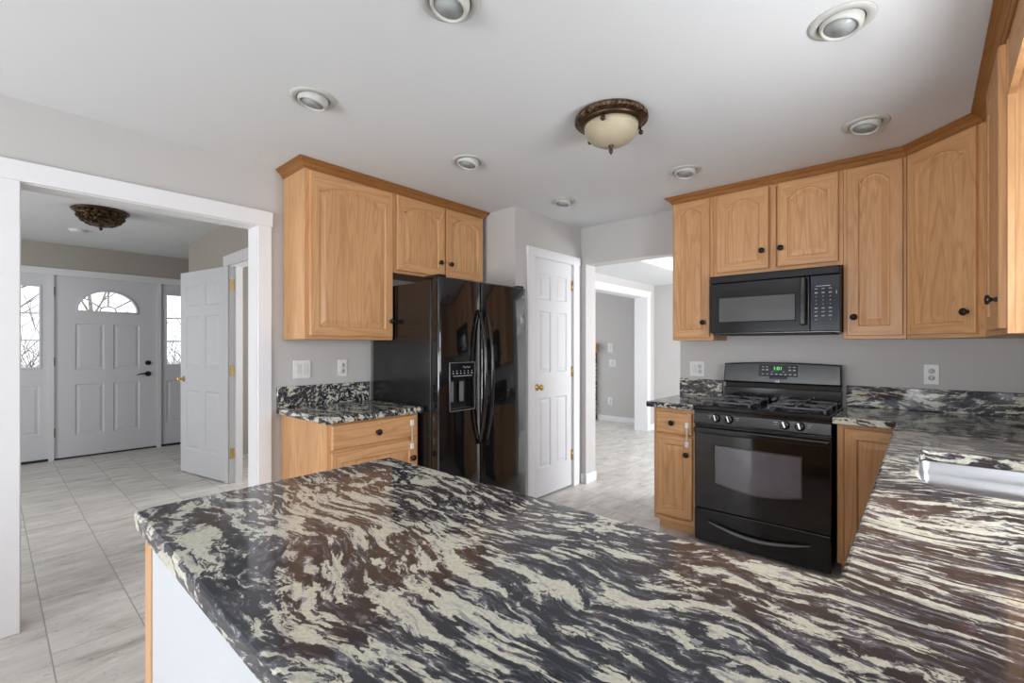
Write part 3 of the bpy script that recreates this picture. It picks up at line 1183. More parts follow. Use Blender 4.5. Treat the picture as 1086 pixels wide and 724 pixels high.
# --- base cabinets
BT = 0.874
c = thing('base_cabinet', 'oak base cabinet with drawer beside the refrigerator, white latch on its edge', 'cabinet', (-2.490, 1.250, 0), pi / 2, 'oak base cabinets')
carcass(c, 0.622, 0.605, 0, BT, rails=(0.712,), toe=0.10)
add_drawer(c, 0.022, 0.722, 0.580, 0.142, (0.310, 0.792))
add_door(c, 0.022, 0.125, 0.580, 0.580, (0.560, 0.592), arch=False)
c = thing('base_cabinet', 'narrow oak base cabinet with drawer left of the range, white latch on its front', 'cabinet', (-1.454, 3.185, 0), 0, 'oak base cabinets')
carcass(c, 0.290, 0.59, 0, BT, rails=(0.692,), toe=0.078, fs=0.026)
add_drawer(c, 0.020, 0.698, 0.256, 0.152, (0.142, 0.776))
add_door(c, 0.020, 0.122, 0.256, 0.560, (0.244, 0.568), arch=False)
c = thing('base_cabinet', 'oak corner base cabinet right of the range, partly behind the granite peninsula', 'cabinet', (-0.366, 3.185, 0), 0, 'oak base cabinets')
carcass(c, 0.330, 0.59, 0, BT, toe=0.085, fs=0.03)
add_door(c, 0.034, 0.110, 0.280, 0.740, None, arch=False)
c = thing('base_cabinet', 'three-door oak base cabinet carrying the stainless sink along the right wall', 'cabinet', (-0.06, 2.96, 0), -pi / 2, 'oak base cabinets')
carcass(c, 1.99, 0.575, 0, 0.874, toe=0.10, stiles=(0.55, 1.15), hollow=True)
add_door(c, 0.05, 0.13, 0.44, 0.72, (0.46, 0.80), arch=False)
add_door(c, 0.58, 0.13, 0.53, 0.72, (1.08, 0.80), arch=False)
add_door(c, 1.18, 0.13, 0.53, 0.72, (1.22, 0.80), arch=False)
# peninsula carcass: doors towards the range, white panel towards the viewer
c = thing('peninsula_cabinet', 'peninsula base with white back panel and oak corner post under the granite top', 'cabinet', (-1.375, 0.245, 0))
b = MB()
b.box(0.02, 1.88, 0.015, 0.665, 0.10, BT)
b.box(0.02, 1.88, 0.03, 0.60, 0.0, 0.10)
b.build('body', M['oak'], c)
MB().box(0.062, 1.89, 0.002, 0.0145, 0.0, BT, 0.001).build('back_panel', M['panel'], c)
MB().box(0.0, 0.055, 0.0, 0.0145, 0.0, BT, 0.002).build('corner_post', M['oak'], c)
MB().box(0.0, 0.0195, 0.0150, 0.665, 0.0, BT, 0.001).build('end_panel', M['oak'], c)
for i in range(3):
    b = cabinet_door(0.40, 0.72, False)
    o = b.build('door', [M['oak'], M['oakh']], c)
    o.location = (0.44 + i * 0.42, 0.666, 0.13)
    o.rotation_euler = (0, 0, pi)
    cab_knob(o, 0.06, -0.02, 0.66)

# ------------------------------------------------------------------ countertops


def rounded(lp, radii, n=6):
    out = []
    m = len(lp)
    for i in range(m):
        r = radii.get(i, 0)
        b = Vector(lp[i])
        if not r:
            out.append(tuple(b))
            continue
        e1 = (b - Vector(lp[i - 1])).normalized()
        e2 = (Vector(lp[(i + 1) % m]) - b).normalized()
        p0, p2 = b - e1 * r, b + e2 * r
        for k in range(n + 1):
            t = k / n
            q = p0 * (1 - t) ** 2 + b * 2 * t * (1 - t) + p2 * t * t
            out.append((q.x, q.y))
    return out


CT, CB = 0.914, 0.876
main = [(-1.415, 0.228), (XR - 0.002, 0.228), (XR - 0.002, YB - 0.002), (-0.382, YB - 0.002), (-0.382, 3.122), (-0.108, 3.122), (-0.108, 0.947), (-1.42, 0.947)]
SX0, SX1, SY0, SY1 = -0.012, 0.40, 1.735, 2.350
sink_ccw = rounded([(SX0, SY0), (SX1, SY0), (SX1, SY1), (SX0, SY1)], {0: 0.15, 1: 0.12, 2: 0.05, 3: 0.035}, 8)
ct = thing('countertop', 'granite peninsula and sink countertop, black with cream swirls, filling the foreground', 'countertop', group='granite countertops')
MB().slab(rounded(main, {0: 0.022, 7: 0.022, 5: 0.004, 6: 0.02}), [sink_ccw[::-1]], CB, CT, 0.007).build('slab', M['granite'], ct)
b = MB()
b.box(-0.382, XR - 0.022, YB - 0.022, YB - 0.001, CT + 0.0005, 1.050, 0.003)
b.build('backsplash', M['granite'], ct)
MB().box(XR - 0.021, XR - 0.001, 0.30, YB - 0.023, CT + 0.0005, 0.94, 0.003).build('backsplash', M['granite'], ct)
ct = thing('countertop', 'short granite countertop on the base cabinet beside the refrigerator', 'countertop', group='granite countertops')
MB().slab(rounded([(XL + 0.002, 1.222), (-2.448, 1.222), (-2.448, 1.885), (XL + 0.002, 1.885)], {1: 0.012}), [], CB, CT, 0.006).build('slab', M['granite'], ct)
MB().box(XL + 0.001, XL + 0.021, 1.222, 1.880, CT + 0.0005, 1.048, 0.003).build('backsplash', M['granite'], ct)
ct = thing('countertop', 'small granite countertop left of the range, next to the dining opening', 'countertop', group='granite countertops')
MB().slab(rounded([(-1.500, 3.145), (-1.162, 3.145), (-1.162, YB - 0.002), (-1.500, YB - 0.002)], {0: 0.012}), [], CB, CT, 0.006).build('slab', M['granite'], ct)
MB().box(-1.498, -1.162, YB - 0.022, YB - 0.001, CT + 0.0005, 1.048, 0.003).build('backsplash', M['granite'], ct)

# sink: undermount bowl with coved bottom
sk = thing('sink', 'brushed steel undermount sink set in the granite counter at right', 'sink')
b = MB()
base = rounded([(SX0 - 0.006, SY0 - 0.006), (SX1 + 0.006, SY0 - 0.006), (SX1 + 0.006, SY1 + 0.006), (SX0 - 0.006, SY1 + 0.006)], {0: 0.15, 1: 0.12, 2: 0.05, 3: 0.04}, 8)
rings = []
for d, z in ((-0.02, 0.8755), (0.0, 0.8755), (0.003, 0.872), (0.006, 0.83), (0.012, 0.805), (0.024, 0.792), (0.045, 0.786), (0.09, 0.784)):
    rings.append([(x, y, z) for x, y in inset(base, d)])
k = len(base)
vs = [p for r in rings for p in r]
fs = [[j * k + i, j * k + (i + 1) % k, (j + 1) * k + (i + 1) % k, (j + 1) * k + i] for j in range(len(rings) - 1) for i in range(k)]
fs.append([(len(rings) - 1) * k + i for i in range(k)])
b.add(vs, fs, 0, True)
b.build('bowl', M['steel'], sk)
b = MB()
b.lathe([(0.055, 0), (0.055, 0.003), (0.042, 0.003), (0.036, 0.001), (0.0, 0.001)], (0.20, 2.03, 0.785), n=24)
b.build('drain', M['chrome'], sk)

# ------------------------------------------------------------------ refrigerator (local x = width along +Y, front -> +X)
fr = thing('refrigerator', 'glossy black side-by-side refrigerator with ice dispenser and curved handles', 'refrigerator', (-2.300, 1.893, 0), pi / 2)
W = 0.866
b = MB()
b.box(0.004, W + 0.006, 0.085, 0.765, 0.03, 1.735, 0.006, seg=2)
b.build('case', M['side'], fr)
MB().box(0.012, W - 0.004, 0.045, 0.084, 0.03, 0.10, 0.003).build('kick_plate', M['slot'], fr)
MB().box(0.010, W, 0.060, 0.084, 0.11, 1.73).build('gasket', M['slot'], fr)
for x in (0.05, W - 0.05):
    MB().lathe([(0.02, 0), (0.02, 0.031)], (x, 0.15, 0.0), n=12).build('foot', M['slot'], fr)
    MB().lathe([(0.02, 0), (0.02, 0.031)], (x, 0.70, 0.0), n=12).build('foot', M['slot'], fr)
XZ = Matrix(((1, 0, 0, 0), (0, 0, -1, 0), (0, 1, 0, 0), (0, 0, 0, 1)))     # local xy plate -> xz plate, its top towards -y
DX0, DX1, DZ0, DZ1 = 0.070, 0.296, 0.885, 1.203
def bowed_door(x0, x1, z0, z1, depth, sag, hole=None):
    """door leaf whose front bows out by sag, with rounded vertical edges and an optional rectangular hole"""
    w, e = x1 - x0, 0.012
    us = [0, 0.0025, 0.006, e] + [e + (w - 2 * e) * i / 14 for i in range(1, 14)] + [w - e, w - 0.006, w - 0.0025, w]
    if hole:
        us = [u for u in us if abs(u + x0 - hole[0]) > .008 and abs(u + x0 - hole[1]) > .008] + [hole[0] - x0, hole[1] - x0]
    us = sorted(us)

    def yy(u):
        edge = min(u, w - u)
        r = 0.0 if edge >= e else e - math.sqrt(max(0.0, e * e - (e - edge) ** 2))
        return -sag * (1 - (2 * u / w - 1) ** 2) + r
    zs = [z0, z0 + .004, z1 - .010, z1 - .004, z1] if not hole else sorted([z0, z0 + .004, hole[2], hole[3], z1 - .010, z1 - .004, z1])

    def zback(z):
        d = min(z - z0, z1 - z)
        return 0.0 if d >= 0.010 - 1e-6 else (0.010 - d) * 0.35 if d > 0 else 0.008
    b = MB()
    n = len(us)
    vs = [(x0 + u, yy(u) + (zback(z) if z > z0 + .005 else 0), z) for z in zs for u in us]
    fs = []
    for j in range(len(zs) - 1):
        for i in range(n - 1):
            cx, cz = x0 + (us[i] + us[i + 1]) / 2, (zs[j] + zs[j + 1]) / 2
            if hole and hole[0] < cx < hole[1] and hole[2] < cz < hole[3]:
                continue
            fs.append([j * n + i, j * n + i + 1, (j + 1) * n + i + 1, (j + 1) * n + i])
    b.add(vs, fs, 0, True)
    top, bot = (len(zs) - 1) * n, 0
    ring = [(x0 + us[i], yy(us[i]) + .008, z1) for i in range(n)]
    b.add(ring + [(x1, depth, z1), (x0, depth, z1)], [list(range(n + 2))])
    ring = [(x0 + us[i], yy(us[i]), z0) for i in range(n)]
    b.add(ring + [(x1, depth, z0), (x0, depth, z0)], [list(range(n + 2))[::-1]])
    for x in (x0, x1):
        b.add([(x, yy(0), z0), (x, depth, z0), (x, depth, z1), (x, yy(0) + .008, z1)], [[0, 1, 2, 3]])
    if not hole:
        b.add([(x0, depth, z0), (x1, depth, z0), (x1, depth, z1), (x0, depth, z1)], [[3, 2, 1, 0]])
    return b


SAG = 0.020
dl = bowed_door(0.0, 0.370, 0.105, 1.752, 0.060, SAG, (DX0 + .012, DX1 - .012, DZ0 + .012, 1.09)).build('freezer_door', M['black'], fr)
dr = bowed_door(0.378, W, 0.105, 1.752, 0.060, SAG).build('fridge_door', M['black'], fr)
# dispenser
b = MB(XZ)
b.slab([(DX0, DZ0), (DX1, DZ0), (DX1, DZ1), (DX0, DZ1)], [[(DX0 + .012, DZ0 + .012), (DX0 + .012, 1.09), (DX1 - .012, 1.09), (DX1 - .012, DZ0 + .012)]], -0.010, 0.0235, 0.003)
b.build('dispenser_frame', M['enamel'], dl)
b = MB(XZ)
for (x0, x1, z0, z1) in ((DX0, DX1, DZ0, DZ0 + .005), (DX0, DX1, DZ1 - .004, DZ1), (DX0, DX0 + .004, DZ0, DZ1), (DX1 - .004, DX1, DZ0, DZ1)):
    b.box(x0, x1, z0, z1, 0.0238, 0.0255)
b.build('dispenser_trim', M['pull'], dl)
b = MB()
b.box(DX0 + .012, DX1 - .012, 0.055, 0.059, DZ0 + .012, 1.09)
b.box(DX0 + .008, DX0 + .012, 0.002, 0.059, DZ0 + .012, 1.09)
b.box(DX1 - .012, DX1 - .008, 0.002, 0.059, DZ0 + .012, 1.09)
b.box(DX0 + .012, DX1 - .012, 0.002, 0.059, 1.09, 1.094)
b.box(DX0 + .012, DX1 - .012, 0.002, 0.059, DZ0 + .008, DZ0 + .012)
b.build('dispenser_niche', M['slot'], dl)
b = MB()
b.box(0.105, 0.145, 0.020, 0.028, 0.94, 1.075, 0.004)
b.box(0.195, 0.235, 0.020, 0.028, 0.94, 1.075, 0.004)
b.build('dispenser_paddle', M['pull'], dl)
b = MB()
for i in range(9):
    b.box(DX0 + .018, DX1 - .018, 0.006 + i * 0.005, 0.008 + i * 0.005, DZ0 + .0125, DZ0 + .016)
b.build('drip_grille', M['grey'], dl)
b = MB()
for i in range(6):
    x = DX0 + 0.030 + i * 0.033
    b.box(x - 0.006, x + 0.006, -0.0250, -0.0236, 1.128, 1.134)
    b.lathe([(0.004, 0), (0.0035, 0.001)], (x, -0.0237, 1.146), (0, -1, 0), n=8)
b.box(DX0 + 0.030, DX1 - 0.030, -0.0250, -0.0236, 1.112, 1.116)
b.tube([(DX0 + 0.115 + i * 0.008, -0.0245, 1.170 + 0.006 * sin(i * 1.7)) for i in range(9)], 0.0018, 5)
b.build('dispenser_legend', M['legend'], dl)
for dr_, xh, nm in ((dl, 0.342, 'handle'), (dr, 0.408, 'handle')):
    b = MB()
    pts, rs = [], []
    for i in range(21):
        s = i / 20
        z = 0.645 + (1.552 - 0.645) * s
        out = 0.066 * (1 - abs(2 * s - 1) ** 2.6)
        pts.append((xh, -0.014 - out, z))
        rs.append(0.010 + 0.004 * sin(pi * s))
    b.tube(pts, rs, 10)
    for z in (0.655, 1.542):
        b.box(xh - 0.010, xh + 0.010, -0.018, -0.0005, z - 0.018, z + 0.018, 0.004)
    b.build(nm, M['enamel'], dr_)
b = MB()
b.lathe([(0.020, 0), (0.020, 0.0012), (0.0, 0.0014)], (0.792, -0.0098, 1.507), (0, -1, 0), n=24, squash=1.35)
st = b.build('sticker', M['white'], fr)
st['label'] = 'round white sticker'
b = MB()
for i in range(8):
    t = 2 * pi * i / 8
    b.tube([(0.792 + 0.006 * cos(t), -0.0117, 1.507 + 0.008 * sin(t)), (0.792 + 0.014 * cos(t), -0.0117, 1.507 + 0.018 * sin(t))], 0.0012, 5)
b.build('sticker_mark', M['grey'], st)
b = MB()
b.box(0.806, 0.832, -0.0092, -0.0030, 1.668, 1.700, 0.001)
bd = b.build('badge', M['grey'], fr)
bd['label'] = 'small grey square badge'
b = MB()
b.box(0.811, 0.819, -0.0102, -0.0090, 1.674, 1.694)
b.box(0.821, 0.827, -0.0102, -0.0090, 1.674, 1.683)
b.build('badge_mark', M['legend'], bd)
for x0, x1 in ((0.012, 0.075), (W - 0.075, W - 0.012)):
    MB().box(x0, x1, 0.012, 0.16, 1.7525 if x0 < .5 else 1.7525, 1.772, 0.006, seg=2).build('hinge_cover', M['enamel'], fr)

# ------------------------------------------------------------------ gas range (local origin front left bottom)
rg = thing('gas_range', 'black gas range with oven window, bottom drawer and four silver knobs', 'range', (-1.156, 3.150, 0))
W = 0.768
b = MB()
b.box(0.003, W - 0.003, 0.042, 0.60, 0.045, 0.885, 0.003)
b.build('body', M['side'], rg)
for x in (0.04, W - 0.04):
    for y in (0.09, 0.55):
        MB().lathe([(0.018, 0), (0.018, 0.046)], (x, y, 0), n=12).build('foot', M['slot'], rg)
b = MB()
b.box(0, W, -0.004, 0.545, 0.886, 0.914, 0.007, seg=2)
b.box(0.0, W, -0.002, 0.040, 0.866, 0.8865, 0.003)
b.build('cooktop', M['enamel'], rg)
b = MB()
pr = [(-0.012, 0.798), (-0.012, 0.806), (0.0, 0.866), (0.045, 0.866), (0.045, 0.798)]
b = MB(Matrix(((0, 0, 1, 0), (1, 0, 0, 0), (0, 1, 0, 0), (0, 0, 0, 1))))
b.prism(pr, 0.002, W - 0.002)
cp = b.build('control_panel', M['enamel'], rg)
for x in (0.145, 0.224, 0.537, 0.615):
    kb = MB()
    ax = Vector((0, -1, 0.2)).normalized()
    c0 = Vector((x, -0.0045, 0.838))
    kb.lathe([(0.027, 0), (0.027, 0.004), (0.021, 0.007), (0.019, 0.022), (0.015, 0.026), (0.0, 0.026)], c0, ax, n=22)
    k_ = kb.build('knob', M['enamel'], rg)
    kb = MB()
    q = ax.to_track_quat('Z', 'Y').to_matrix().to_4x4()
    kb = MB(Matrix.Translation(c0) @ q @ Matrix.Rotation(0.35, 4, 'Z'))
    kb.box(-0.0065, 0.0065, -0.020, 0.020, 0.012, 0.036, 0.003)
    kb.lathe([(0.0205, 0.019), (0.0190, 0.0235)], n=22)
    kb.build('knob_grip', M['chrome'], k_)
for x in (0.104, 0.274, 0.490, 0.664):
    MB().box(x - 0.012, x + 0.012, -0.0068, -0.0040, 0.850, 0.8525).build('burner_mark', M['legend'], cp)
    MB().box(x - 0.004, x + 0.004, -0.0095, -0.0070, 0.836, 0.842).build('burner_mark', M['legend'], cp)
# oven door with its window
b = MB(XZ)
wl = [(0.134, 0.420), (0.134, 0.660), (0.624, 0.660), (0.624, 0.420)]
nb = 12
wl += [(0.624 - 0.49 * i / nb, 0.420 - 0.036 * sin(pi * i / nb)) for i in range(1, nb)]
b.slab(rounded([(0.003, 0.236), (W - 0.003, 0.236), (W - 0.003, 0.786), (0.003, 0.786)], {0: .006, 1: .006, 2: .006, 3: .006}), [wl], -0.040, 0.0, 0.005)
od = b.build('oven_door', M['black'], rg)
b = MB(XZ)
b.prism(wl[::-1], -0.012, -0.003)
b.build('oven_window', M['glassb'], od)
b = MB(XZ)
ring = wl[::-1]
ins = inset(ring, 0.007)
k = len(ring)
vs = [(x, y, 0.0) for x, y in ring] + [(x, y, 0.0) for x, y in ins] + [(x, y, 0.0012) for x, y in ring] + [(x, y, 0.0012) for x, y in ins]
fs = []
for i in range(k):
    j = (i + 1) % k
    fs += [[2 * k + i, 2 * k + j, 3 * k + j, 3 * k + i], [i, j, 2 * k + j, 2 * k + i], [k + i, 3 * k + i, 3 * k + j, k + j], [i, k + i, k + j, j]]
b.add(vs, fs)
b.build('window_trim', M['grey'], od)
b = MB()
b.box(0.005, W - 0.005, -0.034, -0.012, 0.736, 0.774, 0.009, seg=3)
for x in (0.004, W - 0.044):
    b.box(x, x + 0.040, -0.014, -0.0005, 0.742, 0.770, 0.003)
b.build('handle', M['enamel'], od)
# drawer with a lens-shaped pull
b = MB(XZ)
n = 20
lens = [(0.094 + 0.574 * i / n, 0.170 - 0.012 * sin(pi * i / n)) for i in range(n + 1)]
lens_low = [(0.668 - 0.574 * i / n, 0.156 - 0.052 * sin(pi * i / n)) for i in range(n + 1)]
hole = (lens_low + lens)          # counter-clockwise
hole = [(x, z) for x, z in ([(0.094 + 0.574 * i / n, 0.158 - 0.054 * sin(pi * i / n)) for i in range(n + 1)] + [(0.668 - 0.574 * i / n, 0.170 - 0.020 * sin(pi * i / n)) for i in range(n + 1)])]
b.slab(rounded([(0.003, 0.020), (W - 0.003, 0.020), (W - 0.003, 0.230), (0.003, 0.230)], {0: .008, 1: .008, 2: .008, 3: .008}), [hole[::-1]], -0.040, 0.0, 0.005)
dw = b.build('drawer', M['enamel'], rg)
b = MB(XZ)
b.prism(hole, -0.030, -0.022)
b.build('drawer_recess', M['side'], dw)
b = MB()
b.tube([(0.096 + 0.570 * i / n, -0.002 - 0.004 * sin(pi * i / n), 0.152 - 0.046 * sin(pi * i / n)) for i in range(n + 1)], [0.004 + 0.014 * sin(pi * i / n) ** 0.7 for i in range(n + 1)], 10, flat=0.6)
b.build('drawer_pull', M['pull'], dw)  # grey base stands in for the floor reflected in black plastic
# backguard
b = MB()
n = 16
prof = []
outl = [(0.028, 0.915), (W - 0.010, 0.915)]
topz = lambda s: 1.186 + 0.012 * sin(pi * s)
pts_f = [(0.030 + (W - 0.042) * i / n, topz(i / n)) for i in range(n + 1)]
b = MB(XZ)
poly = [(0.026, 1.045), (W - 0.008, 1.045)] + [(p[0], p[1]) for p in pts_f[::-1]]
b.slab(poly, [], -0.592, -0.520, 0.010)
bgp = b.build('backguard', M['black'], rg)
MB().box(0.028, W - 0.010, 0.535, 0.600, 0.9145, 1.012, 0.004).build('backguard_base', M['enamel'], rg)
b = MB()
b.box(0.036, W - 0.018, 0.550, 0.600, 1.0125, 1.0445)
for i in range(14):
    x = 0.06 + i * 0.047
    b.box(x, x + 0.03, 0.545, 0.552, 1.022, 1.036)
b.build('vent', M['slot'], rg)
b = MB()
b.box(0.268, 0.508, 0.5145, 0.5195, 1.098, 1.180, 0.004)
b.box(0.335, 0.445, 0.5150, 0.5195, 1.080, 1.0975, 0.003)
dp = b.build('display_panel', M['blue'], rg)
for (x0, x1, z0, z1) in ([(0.288 + i * 0.0285, 0.302 + i * 0.0285, 1.108, 1.115) for i in range(8)]
                         + [(x, x + 0.016, 1.138, 1.146) for x in (0.288, 0.314, 0.455, 0.482)]
                         + [(x, x + 0.014, 1.160, 1.165) for x in (0.288, 0.314, 0.455, 0.482)]
                         + [(x, x + 0.010, 1.128, 1.132) for x in (0.350, 0.420)]):
    MB().box(x0, x1, 0.5128, 0.5143, z0, z1).build('button', M['legend'], dp)
text_part('1:01', 0.034, Matrix.Translation((0.388, 0.5137, 1.152)) @ Matrix.Rotation(pi / 2, 4, 'X'), 'clock_digits', M['green'], dp)
b = MB()
b.box(0.372, 0.404, 0.5175, 0.5195, 1.052, 1.072, 0.001)
bd = b.build('badge', M['grey'], rg)
b = MB()
b.box(0.376, 0.384, 0.5163, 0.5177, 1.055, 1.069)
b.box(0.390, 0.400, 0.5163, 0.5177, 1.055, 1.069)
b.build('badge_mark', M['legend'], bd)
# the backguard leans back
lean = Matrix.Translation((0, 0.520, 1.045)) @ Matrix.Rotation(-radians(8), 4, 'X') @ Matrix.Translation((0, -0.520, -1.045))
for o in (bgp, dp, bd):
    o.matrix_local = lean
# burners and grates
bpos = [(0.185, 0.145), (0.585, 0.145), (0.185, 0.395), (0.585, 0.395)]
for (x, y) in bpos:
    b = MB()
    b.lathe([(0.075, 0), (0.072, 0.003), (0.045, 0.004), (0.040, 0.012), (0.026, 0.013)], (x, y, 0.9142), n=24)
    bn = b.build('burner', M['grey'], rg)
    b = MB()
    b.lathe([(0.034, 0.0), (0.036, 0.004), (0.030, 0.009), (0.0, 0.010)], (x, y, 0.9275), n=24)
    b.build('burner_cap', M['slot'], bn)
for (x, y) in bpos:
    b = MB()
    hw, hd, zt = 0.150, 0.112, 0.940
    c4 = [(x - hw, y - hd), (x + hw, y - hd), (x + hw, y + hd), (x - hw, y + hd)]
    loop = rounded(c4, {0: .03, 1: .03, 2: .03, 3: .03}, 4)
    for i in range(len(loop)):
        p, q = loop[i], loop[(i + 1) % len(loop)]
        b.tube([(p[0], p[1], zt), (q[0], q[1], zt)], 0.0065, 6)
    for sx, sy in ((1, 0), (-1, 0), (0, 1), (0, -1)):
        px, py = x + sx * hw, y + sy * hd
        b.tube([(px, py, zt), (px - sx * (hw - 0.075) * 0.5, py - sy * (hd - 0.05) * 0.5, zt + 0.008), (x + sx * 0.028, y + sy * 0.028, zt + 0.008)], 0.0065, 6)
    for sx in (1, -1):
        for sy in (1, -1):
            b.tube([(x + sx * (hw - .01), y + sy * (hd - .01), zt), (x + sx * 0.07, y + sy * 0.055, zt + 0.008)], 0.006, 6)
            b.tube([(x + sx * (hw - .006), y + sy * (hd - .006), zt), (x + sx * (hw - .002), y + sy * (hd - .002), 0.9145)], 0.007, 6)
    b.build('grate', M['iron'], rg)

# ------------------------------------------------------------------ microwave
mw = thing('microwave', 'black over-the-range microwave mounted under the two-door oak cabinet', 'microwave', (-1.126, 3.370, 1.388))
W, Hm = 0.756, 0.408
MB().box(0.003, W - 0.003, 0.026, 0.405, 0.004, Hm - 0.002, 0.003).build('body', M['side'], mw)
b = MB()
b.box(0.0, W, -0.002, 0.0255, 0.356, Hm - 0.001, 0.006, seg=2)
for i in range(40):
    x = 0.03 + i * 0.0175
    b.box(x, x + 0.010, -0.003, -0.0015, 0.372, 0.375)
b.build('vent_grille', M['mblack'], mw)
b = MB(XZ)
wi = [(0.060, 0.088), (0.060, 0.252), (0.518, 0.252), (0.518, 0.088)]
b.slab(rounded([(0.0, 0.012), (0.596, 0.012), (0.596, 0.3545), (0.0, 0.3545)], {0: .01, 3: .01}), [wi], -0.0255, 0.0, 0.005)
md = b.build('door', M['mblack'], mw)
b = MB(XZ)
b.prism(wi[::-1], -0.012, -0.0030)
b.build('door_window', M['screen'], md)
b = MB()
b.box(0.551, 0.583, -0.038, -0.018, 0.050, 0.348, 0.008, seg=3)
for z in (0.060, 0.316):
    b.box(0.557, 0.577, -0.020, -0.0005, z, z + 0.022, 0.003)
b.build('handle', M['enamel'], md)
b = MB(XZ)
b.slab(rounded([(0.599, 0.012), (W, 0.012), (W, 0.3545), (0.599, 0.3545)], {1: .01, 2: .01}), [], -0.0255, 0.0, 0.005)
cpn = b.build('control_panel', M['blue'], mw)
MB().box(0.630, 0.705, -0.0014, -0.0002, 0.2865, 0.2905).build('display_line', M['legend'], cpn)
for i, x in enumerate((0.632, 0.668, 0.704)):
    for j in range(9):
        z = 0.272 - j * 0.0235
        if i == 1 and j > 7:
            continue
        wk = (0.008 if j in (0, 1, 5, 6, 7) else 0.003)
        MB().box(x - wk, x + wk, -0.0014, -0.0002, z - (0.004 if j in (1, 5, 7) else 0.002), z + 0.002).build('key', M['legend'], cpn)
MB().box(0.733, 0.737, -0.0014, -0.0002, 0.235, 0.256).build('side_mark', M['legend'], cpn)
MB().box(0.05, W - 0.05, 0.05, 0.38, -0.003, 0.0035).build('bottom_grille', M['slot'], mw)

# ------------------------------------------------------------------ wall plates


def plate(name, label, cat, loc, rz, gangs, group='switch and outlet plates', w1=0.070, h=0.115):
    """gangs: string of s (rocker switch) / o (outlet)"""
    t = thing(name, label, cat, loc, rz, group)
    w = w1 + 0.046 * (len(gangs) - 1)
    MB().box(-w / 2, w / 2, -0.006, -0.0005, -h / 2, h / 2, 0.003, seg=2).build('plate', M['white'], t)
    for i, g in enumerate(gangs):
        x = (i - (len(gangs) - 1) / 2) * 0.046
        if g == 's':
            b = MB()
            b.box(x - 0.016, x + 0.016, -0.009, -0.0062, -0.032, 0.032, 0.002)
            b.build('rocker', M['offwhite'], t)
        elif g == 't':
            MB().box(x - 0.012, x + 0.012, -0.012, -0.0062, -0.02, 0.02, 0.004).build('cover', M['offwhite'], t)
        else:
            for z in (-0.020, 0.020):
                b = MB()
                b.lathe([(0.0165, 0), (0.0165, 0.002), (0.0, 0.0022)], (x, -0.0062, z), (0, -1, 0), n=20)
                s = b.build('socket', M['offwhite'], t)
                b = MB()
                b.box(x - 0.0065, x - 0.0045, -0.0092, -0.0080, z - 0.002, z + 0.006)
                b.box(x + 0.0045, x + 0.0065, -0.0092, -0.0080, z - 0.002, z + 0.005)
                b.lathe([(0.0022, 0), (0.002, 0.0012)], (x, -0.0080, z - 0.008), (0, -1, 0), n=8)
                b.build('slot', M['slot'], s)
    return t


plate('switch_plate', 'white double switch plate under the tall oak cabinet, left of a single outlet', 'switch', (XL, 1.383, 1.155), pi / 2, 'ss', h=0.122)
plate('outlet_plate', 'white single outlet plate on the wall between switch plate and refrigerator', 'outlet', (XL, 1.670, 1.155), pi / 2, 'o', h=0.122)
plate('switch_plate', 'white switch and outlet plate on the wall left of the range backguard', 'switch', (-1.362, YB, 1.128), 0, 'so', h=0.120)
plate('outlet_plate', 'white outlet plate above the granite backsplash under the corner cabinet', 'outlet', (0.035, YB, 1.138), 0, 'o', h=0.120)
plate('thermostat', 'small white box on the far room wall, topmost of three plates', 'thermostat', (-4.12, 7.25, 1.29), 0, 't', w1=0.10, h=0.16)
plate('switch_plate', 'white switch plate on the far room wall, middle of three plates', 'switch', (-4.07, 7.25, 1.02), 0, 'ss', w1=0.09, h=0.125)
plate('outlet_plate', 'white outlet plate on the far room wall, lowest of three plates', 'outlet', (-4.12, 7.25, 0.35), 0, 'o', w1=0.09, h=0.13)

# ------------------------------------------------------------------ child latches


def child_latch(label, loc, rz, L):
    t = thing('child_latch', label, 'latch', loc, rz, 'cabinet child latches')
    for z in (-L / 2, L / 2):
        MB().box(-0.0135, 0.0135, -0.0125, 0.0, z - 0.0195, z + 0.0195, 0.005, seg=2).build('pad', M['latch'], t)
    b = MB()
    b.box(-0.0070, 0.0070, -0.0085, -0.0055, -L / 2 + 0.015, L / 2 - 0.015, 0.001)
    b.build('strap', M['strap'], t)
    return t


child_latch('white child latch strapped between drawer and door of the cabinet beside the refrigerator', (-2.469, 1.808, 0.742), pi / 2, 0.150)
child_latch('white child latch strapped between drawer and door of the cabinet left of the range', (-1.209, 3.1645, 0.703), 0, 0.132)

# ------------------------------------------------------------------ ceiling lights


